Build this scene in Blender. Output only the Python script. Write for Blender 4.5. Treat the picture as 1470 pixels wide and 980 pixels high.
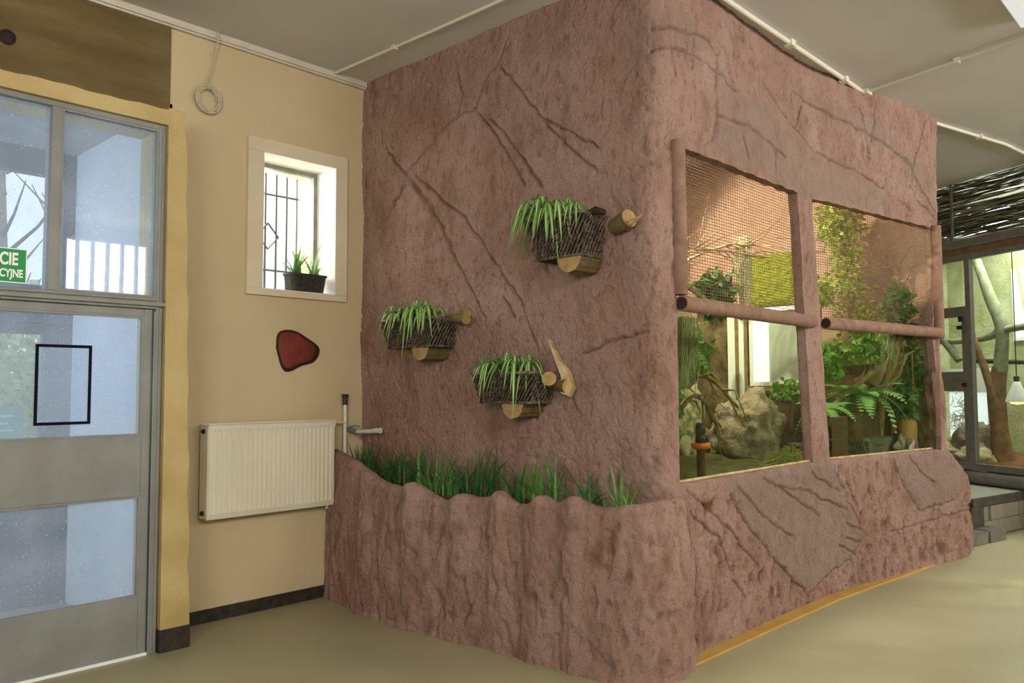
import bpy, bmesh, math, random
import numpy as np
from mathutils import Vector, Matrix, Euler

# ------------------------------------------------------------------ scene, camera, world, lights, exposure
for o in list(bpy.data.objects):
    bpy.data.objects.remove(o)
scene = bpy.context.scene
COL = scene.collection
random.seed(7)
RNG = np.random.default_rng(11)

FOC = 1167.1
cam_d = bpy.data.cameras.new('camera')
cam_d.sensor_fit = 'HORIZONTAL'
cam_d.sensor_width = 36.0
cam_d.lens = 36.0 * FOC / 1470.0
cam_d.clip_end = 200
cam = bpy.data.objects.new('camera', cam_d)
COL.objects.link(cam)
CAM = Vector((-3.773, -5.148, 1.515))
yaw, pitch, roll = math.radians(43.277), math.radians(3.282), math.radians(-0.207)
fw = Vector((math.cos(pitch) * math.cos(yaw), math.cos(pitch) * math.sin(yaw), math.sin(pitch)))
rt = Vector((math.sin(yaw), -math.cos(yaw), 0))
up = rt.cross(fw)
rt2 = rt * math.cos(roll) + up * math.sin(roll)
up2 = -rt * math.sin(roll) + up * math.cos(roll)
M3 = Matrix((rt2, up2, -fw)).transposed()
cam.matrix_world = Matrix.Translation(CAM) @ M3.to_4x4()
scene.camera = cam

world = bpy.data.worlds.new('sky')
scene.world = world
world.use_nodes = True
bg = world.node_tree.nodes['Background']
bg.inputs['Color'].default_value = (0.86, 0.92, 1.0, 1)
bg.inputs['Strength'].default_value = 1.05

def area_light(name, loc, target, sx, sy, power, color, portal=False, spread=180):
    d = bpy.data.lights.new(name, 'AREA')
    d.shape = 'RECTANGLE'; d.size = sx; d.size_y = sy; d.energy = power; d.color = color
    d.spread = math.radians(spread)
    o = bpy.data.objects.new(name, d)
    COL.objects.link(o)
    o.location = loc
    o.rotation_euler = (Vector(target) - Vector(loc)).to_track_quat('-Z', 'Y').to_euler()
    return o
# daylight through the windows of the rear wall (behind the camera, mostly to its right)
REAR = -8.0
REAR_WINDOWS = [(0.2, 1.45), (2.2, 4.8), (5.6, 8.2), (9.0, 11.4)]
for (a, b) in REAR_WINDOWS:
    area_light('rear_window_daylight', ((a + b) / 2, REAR - 0.25, 3.3), ((a + b) / 2 - 0.6, 0, 1.5), b - a, 0.8, (56 if a < 5 else 20) * (b - a), (1.0, 0.96, 0.88))
area_light('rear_left_window_daylight', (-3.6, REAR - 0.25, 3.3), (-3.0, 0, 1.6), 1.6, 0.8, 140, (1.0, 0.96, 0.88))
area_light('side_fill_light', (-6.35, -5.9, 2.5), (0.0, -1.9, 1.1), 2.4, 1.4, 105, (1.0, 0.95, 0.88))  # unseen side light, added to brighten the pink side wall
sun_d = bpy.data.lights.new('sun', 'SUN'); sun_d.energy = 0.9; sun_d.angle = math.radians(2.0); sun_d.color = (1.0, 0.93, 0.80)
sun = bpy.data.objects.new('sun', sun_d); COL.objects.link(sun); sun.location = (8, -16, 9)
sun.rotation_euler = Vector((-0.50, 1.0, -0.70)).to_track_quat('-Z', 'Y').to_euler()
# daylight through the small window beside the doorway and through the porch glazing
area_light('small_window_daylight', (-0.62, 0.75, 3.05), (-0.15, -0.9, 2.1), 0.7, 1.0, 40, (1.0, 0.86, 0.76))
area_light('porch_daylight', (-4.4, 0.62, 2.1), (-1.66, 0.5, 1.9), 1.0, 2.0, 48, (0.80, 0.89, 1.0))
# lights added inside the two enclosures
def spot(name, loc, target, power, color, size_deg, blend, radius):
    d = bpy.data.lights.new(name, 'SPOT')
    d.energy = power; d.color = color; d.spot_size = math.radians(size_deg); d.spot_blend = blend; d.shadow_soft_size = radius
    o = bpy.data.objects.new(name, d); COL.objects.link(o); o.location = loc
    o.rotation_euler = (Vector(target) - Vector(loc)).to_track_quat('-Z', 'Y').to_euler()
    return o
spot('enclosure_sun_spot', (1.5, -0.85, 3.68), (3.9, -2.2, 2.2), 270, (1.0, 0.85, 0.62), 78, 0.35, 0.035)  # warm spot added to stand in for sunlight falling inside
area_light('enclosure_fill_light', (2.1, -1.7, 3.82), (2.4, -1.7, 0.8), 1.2, 0.6, 52, (1.0, 0.86, 0.64))  # unseen area light added to lighten the interior
area_light('far_enclosure_fill_light', (7.6, -2.9, 3.6), (7.6, -2.9, 1.0), 1.6, 0.8, 66, (0.97, 1.0, 0.86))  # unseen area light added to brighten the far interior

vs = scene.view_settings
vs.view_transform = 'Standard'
vs.look = 'None'
vs.gamma = 1.0
vs.use_curve_mapping = False
vs.exposure = 0.60

# ------------------------------------------------------------------ helpers
def tag(o, label=None, cat=None, group=None, kind=None):
    if label: o['label'] = label
    if cat: o['category'] = cat
    if group: o['group'] = group
    if kind: o['kind'] = kind
    return o

def link_mesh(name, me, mats, parent=None):
    if not isinstance(mats, (list, tuple)): mats = [mats]
    if not me.materials:
        for m in mats: me.materials.append(m)
    o = bpy.data.objects.new(name, me)
    COL.objects.link(o)
    if parent is not None: o.parent = parent
    return o

def empty(name, loc=(0, 0, 0), rz=0.0):
    o = bpy.data.objects.new(name, None)
    o.empty_display_size = 0.1
    COL.objects.link(o)
    o.location = loc; o.rotation_euler = (0, 0, rz)
    return o

class MB:
    """collects geometry, then links it as one mesh object"""
    def __init__(s): s.v = []; s.f = []; s.m = []; s.off = (0, 0, 0)
    def add(s, vs_, fs, mi=0):
        b = len(s.v); ox, oy, oz = s.off
        s.v += [(p[0] - ox, p[1] - oy, p[2] - oz) for p in vs_]
        for f in fs:
            s.f.append(tuple(i + b for i in f)); s.m.append(mi)
        return s
    def box(s, lo, hi, mi=0, rz=0.0, piv=None, bev=0.0):
        x0, y0, z0 = lo; x1, y1, z1 = hi
        if bev <= 0:
            vs_ = [(x0, y0, z0), (x1, y0, z0), (x1, y1, z0), (x0, y1, z0), (x0, y0, z1), (x1, y0, z1), (x1, y1, z1), (x0, y1, z1)]
            fs = [(0, 3, 2, 1), (4, 5, 6, 7), (0, 1, 5, 4), (1, 2, 6, 5), (2, 3, 7, 6), (3, 0, 4, 7)]
        else:
            bm = bmesh.new(); bmesh.ops.create_cube(bm, size=1.0)
            for v in bm.verts:
                v.co = Vector(((x0 + x1) / 2 + v.co.x * (x1 - x0), (y0 + y1) / 2 + v.co.y * (y1 - y0), (z0 + z1) / 2 + v.co.z * (z1 - z0)))
            bmesh.ops.bevel(bm, geom=bm.edges[:], offset=bev, segments=2, affect='EDGES', profile=0.6)
            bm.verts.index_update()
            vs_ = [tuple(v.co) for v in bm.verts]; fs = [tuple(v.index for v in f.verts) for f in bm.faces]; bm.free()
        if rz:
            px, py = piv if piv else ((x0 + x1) / 2, (y0 + y1) / 2)
            c, n = math.cos(rz), math.sin(rz)
            vs_ = [(px + (x - px) * c - (y - py) * n, py + (x - px) * n + (y - py) * c, z) for x, y, z in vs_]
        return s.add(vs_, fs, mi)
    def tube(s, pts, rad, n=10, mi=0, cap=True, capmi=None):
        pts = [Vector(p) for p in pts]
        if not isinstance(rad, (list, tuple)): rad = [rad] * len(pts)
        vs_ = []; fs = []
        t0 = (pts[1] - pts[0]).normalized()
        a = Vector((0, 0, 1)) if abs(t0.z) < 0.9 else Vector((1, 0, 0))
        u_ = t0.cross(a).normalized()
        for i, p in enumerate(pts):
            if i == 0: t = t0
            elif i == len(pts) - 1: t = (pts[i] - pts[i - 1]).normalized()
            else: t = (pts[i + 1] - pts[i - 1]).normalized()
            u_ = (u_ - t * u_.dot(t))
            if u_.length < 1e-6: u_ = t.orthogonal()
            u_.normalize(); w_ = t.cross(u_)
            for k in range(n):
                an = 2 * math.pi * k / n
                vs_.append(tuple(p + (u_ * math.cos(an) + w_ * math.sin(an)) * rad[i]))
        for i in range(len(pts) - 1):
            for k in range(n):
                k2 = (k + 1) % n
                fs.append((i * n + k, i * n + k2, (i + 1) * n + k2, (i + 1) * n + k))
        s.add(vs_, fs, mi)
        if cap:
            cm = mi if capmi is None else capmi
            s.add(vs_[:n], [tuple(range(n - 1, -1, -1))], cm)
            s.add(vs_[-n:], [tuple(range(n))], cm)
        return s
    def lathe(s, prof, c=(0, 0, 0), n=20, mi=0):
        vs_ = []; fs = []
        for r, z in prof:
            for k in range(n):
                an = 2 * math.pi * k / n
                vs_.append((c[0] + r * math.cos(an), c[1] + r * math.sin(an), c[2] + z))
        for i in range(len(prof) - 1):
            for k in range(n):
                k2 = (k + 1) % n
                fs.append((i * n + k, i * n + k2, (i + 1) * n + k2, (i + 1) * n + k))
        return s.add(vs_, fs, mi)
    def build(s, name, mats, parent=None, smooth=False, loc=None):
        me = bpy.data.meshes.new(name)
        me.from_pydata(s.v, [], s.f)
        if not isinstance(mats, (list, tuple)): mats = [mats]
        for m in mats: me.materials.append(m)
        if any(s.m): me.polygons.foreach_set('material_index', s.m)
        if smooth: me.polygons.foreach_set('use_smooth', [True] * len(s.f))
        me.update()
        o = link_mesh(name, me, mats, parent)
        if loc is not None: o.location = loc
        return o

def copy_of(o, parent=None):
    c = o.copy(); COL.objects.link(c)
    if parent is not None: c.parent = parent
    return c

# numpy gradient noise
_perm = RNG.permutation(256).astype(np.int64); _perm = np.concatenate([_perm, _perm, _perm])
_grad = RNG.normal(size=(256, 3)); _grad /= np.linalg.norm(_grad, axis=1)[:, None]
def gnoise(x, y, z):
    xi = np.floor(x).astype(np.int64); yi = np.floor(y).astype(np.int64); zi = np.floor(z).astype(np.int64)
    xf = x - xi; yf = y - yi; zf = z - zi
    fade = lambda t: t * t * t * (t * (t * 6 - 15) + 10)
    u_, v_, w_ = fade(xf), fade(yf), fade(zf)
    def g(dx, dy, dz):
        h = _perm[_perm[_perm[(xi + dx) & 255] + ((yi + dy) & 255)] + ((zi + dz) & 255)]
        gg = _grad[h]
        return gg[..., 0] * (xf - dx) + gg[..., 1] * (yf - dy) + gg[..., 2] * (zf - dz)
    l = lambda a, b, t: a + (b - a) * t
    x00 = l(g(0, 0, 0), g(1, 0, 0), u_); x10 = l(g(0, 1, 0), g(1, 1, 0), u_)
    x01 = l(g(0, 0, 1), g(1, 0, 1), u_); x11 = l(g(0, 1, 1), g(1, 1, 1), u_)
    return l(l(x00, x10, v_), l(x01, x11, v_), w_) * 1.6
def fbm(x, y, z, o=4):
    r = 0; a = 1.0; f = 1.0
    for i in range(o):
        r = r + a * gnoise(x * f + 17.3 * i, y * f + 5.1 * i, z * f); a *= 0.5; f *= 2.03
    return r
def smooth(a, b, x):
    t = np.clip((x - a) / (b - a), 0, 1); return t * t * (3 - 2 * t)
def seg_dist(S, Z, lines):
    """distance in a sheet's own coordinates to the nearest of the drawn cracks"""
    d = np.full(S.shape, 9.0)
    for L in lines:
        for (a, b) in zip(L[:-1], L[1:]):
            ax, az = a; bx, bz = b
            m = (S > min(ax, bx) - 0.09) & (S < max(ax, bx) + 0.09) & (Z > min(az, bz) - 0.09) & (Z < max(az, bz) + 0.09)
            if not m.any(): continue
            px = S[m] - ax; pz = Z[m] - az; vx = bx - ax; vz = bz - az
            t = np.clip((px * vx + pz * vz) / (vx * vx + vz * vz + 1e-9), 0, 1)
            d[m] = np.minimum(d[m], np.hypot(px - t * vx, pz - t * vz))
    return d

# ------------------------------------------------------------------ materials
def mat(name, col, col2=None, rough=0.7, nscale=8.0, detail=4.0, bump=0.0, bscale=60.0, bdist=0.01, metallic=0.0, spec=0.3,
        stretch=None, emit=None, estr=0.0, lo=0.35, hi=0.65, trans=0.0):
    m = bpy.data.materials.new(name); m.use_nodes = True
    nt = m.node_tree; N = nt.nodes; L = nt.links
    b = N['Principled BSDF']
    b.inputs['Base Color'].default_value = (*col, 1)
    b.inputs['Roughness'].default_value = rough
    b.inputs['Metallic'].default_value = metallic
    b.inputs['Specular IOR Level'].default_value = spec
    tc = N.new('ShaderNodeTexCoord'); src = tc.outputs['Object']
    if stretch:
        mp = N.new('ShaderNodeMapping'); mp.inputs['Scale'].default_value = stretch
        L.new(src, mp.inputs['Vector']); src = mp.outputs['Vector']
    if col2:
        t = N.new('ShaderNodeTexNoise'); t.inputs['Scale'].default_value = nscale; t.inputs['Detail'].default_value = detail
        L.new(src, t.inputs['Vector'])
        r = N.new('ShaderNodeValToRGB')
        r.color_ramp.elements[0].position = lo; r.color_ramp.elements[1].position = hi
        r.color_ramp.elements[0].color = (*col, 1); r.color_ramp.elements[1].color = (*col2, 1)
        L.new(t.outputs['Fac'], r.inputs['Fac']); L.new(r.outputs['Color'], b.inputs['Base Color'])
    if bump > 0:
        t2 = N.new('ShaderNodeTexNoise'); t2.inputs['Scale'].default_value = bscale; t2.inputs['Detail'].default_value = 5
        L.new(src, t2.inputs['Vector'])
        bp_ = N.new('ShaderNodeBump'); bp_.inputs['Strength'].default_value = bump; bp_.inputs['Distance'].default_value = bdist
        L.new(t2.outputs['Fac'], bp_.inputs['Height']); L.new(bp_.outputs['Normal'], b.inputs['Normal'])
    if emit:
        b.inputs['Emission Color'].default_value = (*emit, 1); b.inputs['Emission Strength'].default_value = estr
    if trans > 0:
        out = N['Material Output']
        tl = N.new('ShaderNodeBsdfTranslucent'); mx = N.new('ShaderNodeMixShader'); mx.inputs[0].default_value = trans
        if col2: L.new(r.outputs['Color'], tl.inputs['Color'])
        else: tl.inputs['Color'].default_value = (*col, 1)
        L.new(b.outputs[0], mx.inputs[1]); L.new(tl.outputs[0], mx.inputs[2]); L.new(mx.outputs[0], out.inputs['Surface'])
    return m

def glass_mat(name, tint, dust=0.0, dustcol=(0.8, 0.86, 0.95), speck=0.0, gloss=1.0):
    m = bpy.data.materials.new(name); m.use_nodes = True
    nt = m.node_tree; N = nt.nodes; L = nt.links
    for n in list(N):
        if n.type != 'OUTPUT_MATERIAL': N.remove(n)
    out = N['Material Output']
    tr = N.new('ShaderNodeBsdfTransparent'); tr.inputs['Color'].default_value = (*tint, 1)
    gl = N.new('ShaderNodeBsdfGlossy'); gl.inputs['Roughness'].default_value = 0.02
    fr = N.new('ShaderNodeFresnel'); ge = N.new('ShaderNodeNewGeometry')      # same reflectance on either face of the thin pane
    ior = N.new('ShaderNodeMapRange'); ior.inputs[3].default_value = 1.45; ior.inputs[4].default_value = 1 / 1.45
    L.new(ge.outputs['Backfacing'], ior.inputs[0]); L.new(ior.outputs[0], fr.inputs['IOR'])
    mu = N.new('ShaderNodeMath'); mu.operation = 'MULTIPLY'; mu.inputs[1].default_value = gloss
    L.new(fr.outputs[0], mu.inputs[0])
    last = tr.outputs[0]
    if dust > 0:
        df = N.new('ShaderNodeBsdfDiffuse'); df.inputs['Color'].default_value = (*dustcol, 1)
        tl = N.new('ShaderNodeBsdfTranslucent'); tl.inputs['Color'].default_value = (*dustcol, 1)
        a = N.new('ShaderNodeMixShader'); a.inputs[0].default_value = 0.6
        L.new(df.outputs[0], a.inputs[1]); L.new(tl.outputs[0], a.inputs[2])
        tc = N.new('ShaderNodeTexCoord')
        n1 = N.new('ShaderNodeTexNoise'); n1.inputs['Scale'].default_value = 2.2; n1.inputs['Detail'].default_value = 6
        mr = N.new('ShaderNodeMapRange'); mr.inputs[1].default_value = 0.3; mr.inputs[2].default_value = 0.75
        mr.inputs[3].default_value = dust * 0.6; mr.inputs[4].default_value = dust * 1.4
        L.new(tc.outputs['Object'], n1.inputs['Vector']); L.new(n1.outputs['Fac'], mr.inputs[0])
        n2 = N.new('ShaderNodeTexNoise'); n2.inputs['Scale'].default_value = 75; n2.inputs['Detail'].default_value = 3
        L.new(tc.outputs['Object'], n2.inputs['Vector'])
        m2 = N.new('ShaderNodeMapRange'); m2.inputs[1].default_value = 0.66; m2.inputs[2].default_value = 0.74
        m2.inputs[3].default_value = 0.0; m2.inputs[4].default_value = speck
        L.new(n2.outputs['Fac'], m2.inputs[0])
        ad = N.new('ShaderNodeMath'); ad.operation = 'ADD'; ad.use_clamp = True
        L.new(mr.outputs[0], ad.inputs[0]); L.new(m2.outputs[0], ad.inputs[1])
        mx = N.new('ShaderNodeMixShader'); L.new(ad.outputs[0], mx.inputs[0]); L.new(last, mx.inputs[1]); L.new(a.outputs[0], mx.inputs[2])
        last = mx.outputs[0]
    mx2 = N.new('ShaderNodeMixShader'); L.new(mu.outputs[0], mx2.inputs[0]); L.new(last, mx2.inputs[1]); L.new(gl.outputs[0], mx2.inputs[2])
    L.new(mx2.outputs[0], out.inputs['Surface'])
    return m

def plaster_mat(name, base, dark, light, grey, bumpd=0.034):
    """pigmented render trowelled over mesh: blotchy pink with brown wash, a painted grey-taupe slab where the 'slab' attribute says so"""
    m = bpy.data.materials.new(name); m.use_nodes = True
    nt = m.node_tree; N = nt.nodes; L = nt.links
    b = N['Principled BSDF']; b.inputs['Roughness'].default_value = 0.9; b.inputs['Specular IOR Level'].default_value = 0.15
    tc = N.new('ShaderNodeTexCoord')
    def noise(sc, det, rough=0.55, stretch=None):
        t = N.new('ShaderNodeTexNoise'); t.inputs['Scale'].default_value = sc; t.inputs['Detail'].default_value = det; t.inputs['Roughness'].default_value = rough
        s = tc.outputs['Object']
        if stretch:
            mp = N.new('ShaderNodeMapping'); mp.inputs['Scale'].default_value = stretch; L.new(s, mp.inputs['Vector']); s = mp.outputs['Vector']
        L.new(s, t.inputs['Vector']); return t.outputs['Fac']
    def ramp(f, lo, hi, c0, c1):
        r = N.new('ShaderNodeValToRGB'); r.color_ramp.elements[0].position = lo; r.color_ramp.elements[1].position = hi
        r.color_ramp.elements[0].color = c0; r.color_ramp.elements[1].color = c1
        L.new(f, r.inputs['Fac']); return r.outputs['Color']
    def mix(f, a, c):
        x = N.new('ShaderNodeMix'); x.data_type = 'RGBA'
        if isinstance(f, float): x.inputs[0].default_value = f
        else: L.new(f, x.inputs[0])
        L.new(a, x.inputs[6])
        if isinstance(c, tuple): x.inputs[7].default_value = c
        else: L.new(c, x.inputs[7])
        return x.outputs[2]
    c = ramp(noise(2.2, 6), 0.32, 0.68, (*base, 1), (*light, 1))
    bw = lambda f, lo, hi, top=1.0: ramp(f, lo, hi, (0, 0, 0, 1), (top, top, top, 1))
    c = mix(bw(noise(5.0, 9, 0.68, (1, 1, 0.55)), 0.50, 0.70, 0.70), c, (*dark, 1))
    c = mix(bw(noise(19.0, 6, 0.7, (1, 1, 0.5)), 0.55, 0.66, 0.60), c, (dark[0] * 0.85, dark[1] * 0.8, dark[2] * 0.7, 1))
    c = mix(bw(noise(60.0, 4, 0.7), 0.58, 0.70, 0.5), c, (*dark, 1))
    at = N.new('ShaderNodeAttribute'); at.attribute_name = 'slab'
    gcol = ramp(noise(9, 6), 0.3, 0.7, (*grey, 1), (grey[0] * 0.75, grey[1] * 0.72, grey[2] * 0.68, 1))
    c = mix(at.outputs['Fac'], c, gcol)
    a2_ = N.new('ShaderNodeAttribute'); a2_.attribute_name = 'stain'
    c = mix(a2_.outputs['Fac'], c, (dark[0] * 0.85, dark[1] * 0.72, dark[2] * 0.55, 1))
    L.new(c, b.inputs['Base Color'])
    h = N.new('ShaderNodeMath'); h.operation = 'ADD'
    n1 = noise(42, 7, 0.7); n2 = noise(150, 3, 0.6)
    L.new(n1, h.inputs[0])
    s2 = N.new('ShaderNodeMath'); s2.operation = 'MULTIPLY'; s2.inputs[1].default_value = 0.35; L.new(n2, s2.inputs[0]); L.new(s2.outputs[0], h.inputs[1])
    bp_ = N.new('ShaderNodeBump'); bp_.inputs['Strength'].default_value = 0.85; bp_.inputs['Distance'].default_value = bumpd
    L.new(h.outputs[0], bp_.inputs['Height']); L.new(bp_.outputs['Normal'], b.inputs['Normal'])
    return m

M = {}
M['plaster'] = plaster_mat('pink_plaster', (0.385, 0.235, 0.185), (0.22, 0.122, 0.075), (0.48, 0.32, 0.27), (0.345, 0.265, 0.215))
M['plaster_in'] = plaster_mat('terracotta_plaster', (0.55, 0.365, 0.265), (0.42, 0.25, 0.16), (0.62, 0.45, 0.345), (0.40, 0.32, 0.26))
M['cream'] = mat('cream_wall_paint', (0.60, 0.495, 0.31), (0.55, 0.45, 0.27), 0.85, 1.6, 5, 0.25, 90, 0.004)
M['white_reveal'] = mat('white_reveal_paint', (0.80, 0.76, 0.66), (0.75, 0.70, 0.59), 0.7, 4, 3, 0.15, 60, 0.003)
M['border'] = mat('cream_border_paint', (0.70, 0.62, 0.46), (0.65, 0.57, 0.41), 0.8, 4, 3, 0.15, 60, 0.003)
M['white_plaster'] = mat('white_inner_plaster', (0.88, 0.88, 0.87), (0.84, 0.84, 0.82), 0.7, 5, 3, 0.1, 60, 0.002)
M['board'] = mat('brown_board', (0.115, 0.08, 0.026), (0.17, 0.125, 0.05), 0.75, 3.5, 6, 0.15, 50, 0.003, stretch=(0.5, 1, 2.2))
M['yellow'] = mat('yellow_ochre_plaster', (0.52, 0.41, 0.19), (0.40, 0.29, 0.11), 0.8, 3.0, 7, 0.6, 28, 0.012, lo=0.4, hi=0.75)
M['black'] = mat('black_base_paint', (0.022, 0.018, 0.014), (0.045, 0.037, 0.028), 0.6, 18, 4, 0.3, 70, 0.003)
M['ceiling'] = mat('ceiling_paint', (0.64, 0.635, 0.61), (0.59, 0.58, 0.55), 0.85, 1.2, 5, 0.12, 110, 0.003)
M['cornice'] = mat('cornice_paint', (0.62, 0.58, 0.49), (0.55, 0.50, 0.41), 0.75, 6, 3)
M['floor'] = mat('beige_floor', (0.385, 0.35, 0.22), (0.33, 0.30, 0.18), 0.42, 1.4, 7, 0.1, 14, 0.004, spec=0.35)
M['grey_paint'] = mat('grey_door_paint', (0.245, 0.25, 0.235), (0.20, 0.205, 0.19), 0.5, 4, 6, 0.12, 80, 0.003, spec=0.4)
M['glass_dusty'] = glass_mat('dusty_door_glass', (0.84, 0.90, 0.96), 0.24, (0.80, 0.87, 0.96), 0.35)
M['glass_clear'] = glass_mat('clear_pane', (0.93, 0.97, 0.95), gloss=0.8)
M['glass_green'] = glass_mat('greenish_enclosure_glass', (0.87, 0.95, 0.84), gloss=1.0)
M['rad'] = mat('cream_radiator_enamel', (0.74, 0.70, 0.56), (0.70, 0.655, 0.51), 0.35, 3, 3, spec=0.5)
M['darkmetal'] = mat('dark_metal', (0.03, 0.025, 0.022), None, 0.45, metallic=0.4)
M['greymetal'] = mat('grey_metal', (0.19, 0.185, 0.17), (0.15, 0.145, 0.13), 0.5, 9, 4, spec=0.4)
M['blackplastic'] = mat('black_plastic', (0.018, 0.018, 0.02), (0.03, 0.03, 0.032), 0.4, 30, 2, 0.2, 120, 0.002)
M['red'] = mat('red_stone_paint', (0.21, 0.038, 0.024), (0.15, 0.026, 0.016), 0.6, 12, 4, 0.3, 40, 0.006)
M['soot'] = mat('black_border_paint', (0.028, 0.014, 0.01), None, 0.7)
M['cable'] = mat('cable_sheath', (0.50, 0.46, 0.33), None, 0.5)
M['conduit'] = mat('conduit_plastic', (0.66, 0.62, 0.53), None, 0.5)
M['pipe'] = mat('brown_cardboard_pipe', (0.205, 0.115, 0.078), (0.27, 0.165, 0.115), 0.75, 14, 5, 0.15, 70, 0.003, stretch=(1, 1, 1))
M['pipe_shade'] = mat('painted_pipe_end_shade', (0.03, 0.018, 0.012), None, 0.9)  # near-black end caps paint the shade inside the open pipe ends
M['wire'] = mat('wire_mesh_metal', (0.20, 0.13, 0.075), None, 0.5, metallic=0.3)
M['soil'] = mat('dark_soil', (0.035, 0.022, 0.013), (0.12, 0.09, 0.06), 0.95, 45, 4, 0.8, 60, 0.02)
M['blade'] = mat('deep_green_blade', (0.035, 0.125, 0.030), (0.075, 0.21, 0.05), 0.45, 9, 2, trans=0.25)
M['blade2'] = mat('fresh_green_blade', (0.09, 0.24, 0.05), (0.16, 0.34, 0.085), 0.45, 9, 2, trans=0.25)
M['spider'] = mat('spider_leaf_green', (0.10, 0.27, 0.035), (0.19, 0.42, 0.07), 0.4, 7, 2, trans=0.3)
M['stripe'] = mat('spider_leaf_cream', (0.52, 0.64, 0.30), (0.66, 0.74, 0.46), 0.4, 7, 2, trans=0.3)
M['weave'] = mat('dark_woven_strand', (0.055, 0.042, 0.032), (0.19, 0.145, 0.105), 0.6, 30, 3, 0.3, 120, 0.003)
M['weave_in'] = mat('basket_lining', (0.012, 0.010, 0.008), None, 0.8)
M['bark'] = mat('olive_bark', (0.10, 0.075, 0.03), (0.17, 0.12, 0.055), 0.85, 16, 6, 0.7, 45, 0.01)
M['cut'] = mat('cut_wood_face', (0.42, 0.30, 0.125), (0.27, 0.175, 0.065), 0.7, 14, 5, 0.3, 60, 0.004)
M['palewood'] = mat('pale_split_wood', (0.62, 0.50, 0.30), (0.42, 0.28, 0.12), 0.7, 12, 6, 0.5, 40, 0.008)
M['strip'] = mat('ochre_wood_strip', (0.55, 0.34, 0.085), (0.46, 0.27, 0.06), 0.45, 5, 5, 0.1, 60, 0.002, spec=0.4)
M['sign'] = mat('green_sign', (0.012, 0.27, 0.075), None, 0.4)
M['white'] = mat('white_print', (0.86, 0.90, 0.87), None, 0.5)
M['teal'] = mat('pale_teal_notice', (0.25, 0.55, 0.47), None, 0.5)
M['blackframe'] = mat('black_border_tape', (0.006, 0.006, 0.016), None, 0.7, spec=0.05)
M['sheet'] = glass_mat('translucent_sheet', (0.90, 0.94, 0.98), 0.22, (0.86, 0.91, 0.98), 0.2, gloss=0.6)
M['porch'] = mat('pale_porch_paint', (0.62, 0.68, 0.76), (0.55, 0.61, 0.70), 0.8, 2, 5, 0.1, 60, 0.003)
M['porch_ceiling'] = mat('grey_porch_ceiling', (0.36, 0.40, 0.44), (0.28, 0.31, 0.35), 0.85, 3, 5)
M['porch_dark'] = mat('blue_grey_joinery', (0.12, 0.15, 0.19), (0.09, 0.115, 0.15), 0.5, 4, 4)
M['outer_yellow'] = mat('yellow_outer_reveal', (0.80, 0.66, 0.40), (0.72, 0.57, 0.33), 0.8, 6, 4)
M['greenframe'] = mat('grey_green_window_frame', (0.26, 0.29, 0.26), (0.18, 0.20, 0.17), 0.5, 10, 3)
M['bars'] = mat('pale_grey_bar_paint', (0.10, 0.11, 0.14), None, 0.5)
M['pot'] = mat('black_ribbed_pot', (0.022, 0.019, 0.018), (0.05, 0.045, 0.04), 0.5, 50, 3, 0.6, 130, 0.004)
M['moss'] = mat('bright_moss', (0.20, 0.27, 0.018), (0.34, 0.38, 0.04), 0.95, 20, 6, 1.0, 55, 0.04)
M['drymoss'] = mat('straw_moss', (0.40, 0.40, 0.13), (0.30, 0.31, 0.09), 0.95, 12, 4, 0.6, 80, 0.01)
M['lichen'] = mat('hanging_lichen', (0.33, 0.36, 0.17), (0.42, 0.42, 0.25), 0.95, 14, 3)
M['ground'] = mat('olive_ground', (0.075, 0.085, 0.03), (0.16, 0.14, 0.06), 0.95, 14, 6, 0.8, 40, 0.02)
M['rock'] = mat('craggy_stone', (0.36, 0.29, 0.22), (0.20, 0.145, 0.10), 0.9, 7, 7, 0.9, 26, 0.03)
M['greyrock'] = mat('grey_ledge_stone', (0.15, 0.14, 0.115), (0.085, 0.078, 0.06), 0.9, 9, 6, 0.7, 30, 0.02)
M['tan_twig'] = mat('tan_twig_bark', (0.42, 0.31, 0.18), (0.27, 0.18, 0.09), 0.85, 14, 4)
M['vine'] = mat('gnarled_vine_bark', (0.30, 0.21, 0.10), (0.17, 0.11, 0.05), 0.9, 14, 5, 0.6, 40, 0.01)
M['leaf'] = mat('mid_green_leaf', (0.09, 0.22, 0.03), (0.18, 0.34, 0.06), 0.5, 6, 2, trans=0.3)
M['leaf_yellow'] = mat('yellow_green_leaf', (0.26, 0.38, 0.05), (0.40, 0.48, 0.11), 0.5, 6, 2, trans=0.3)
M['leaf_dark'] = mat('dark_green_leaf', (0.035, 0.10, 0.02), (0.075, 0.18, 0.04), 0.5, 6, 2, trans=0.25)
M['fern'] = mat('fern_green', (0.14, 0.32, 0.10), (0.24, 0.45, 0.15), 0.5, 6, 2, trans=0.3)
M['orange'] = mat('orange_plastic', (0.78, 0.19, 0.03), None, 0.4)
M['terracotta'] = mat('clay_terracotta', (0.42, 0.20, 0.075), (0.33, 0.15, 0.05), 0.8, 8, 5)
M['cork'] = mat('cork_bark_relief', (0.20, 0.14, 0.075), (0.07, 0.05, 0.025), 0.95, 9, 7, 1.0, 22, 0.04, stretch=(1, 1, 0.5))
M['crate'] = mat('dark_brown_wood', (0.10, 0.06, 0.03), (0.06, 0.035, 0.018), 0.8, 8, 5, 0.4, 30, 0.01, stretch=(1, 1, 5))
M['whiteplastic'] = mat('white_window_plastic', (0.82, 0.85, 0.84), None, 0.4)
M['blind'] = mat('glowing_white_blind', (0.90, 0.93, 0.97), None, 0.7, emit=(0.85, 0.93, 1.0), estr=0.45)  # emission stands in for daylight behind the blind and window panes
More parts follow.
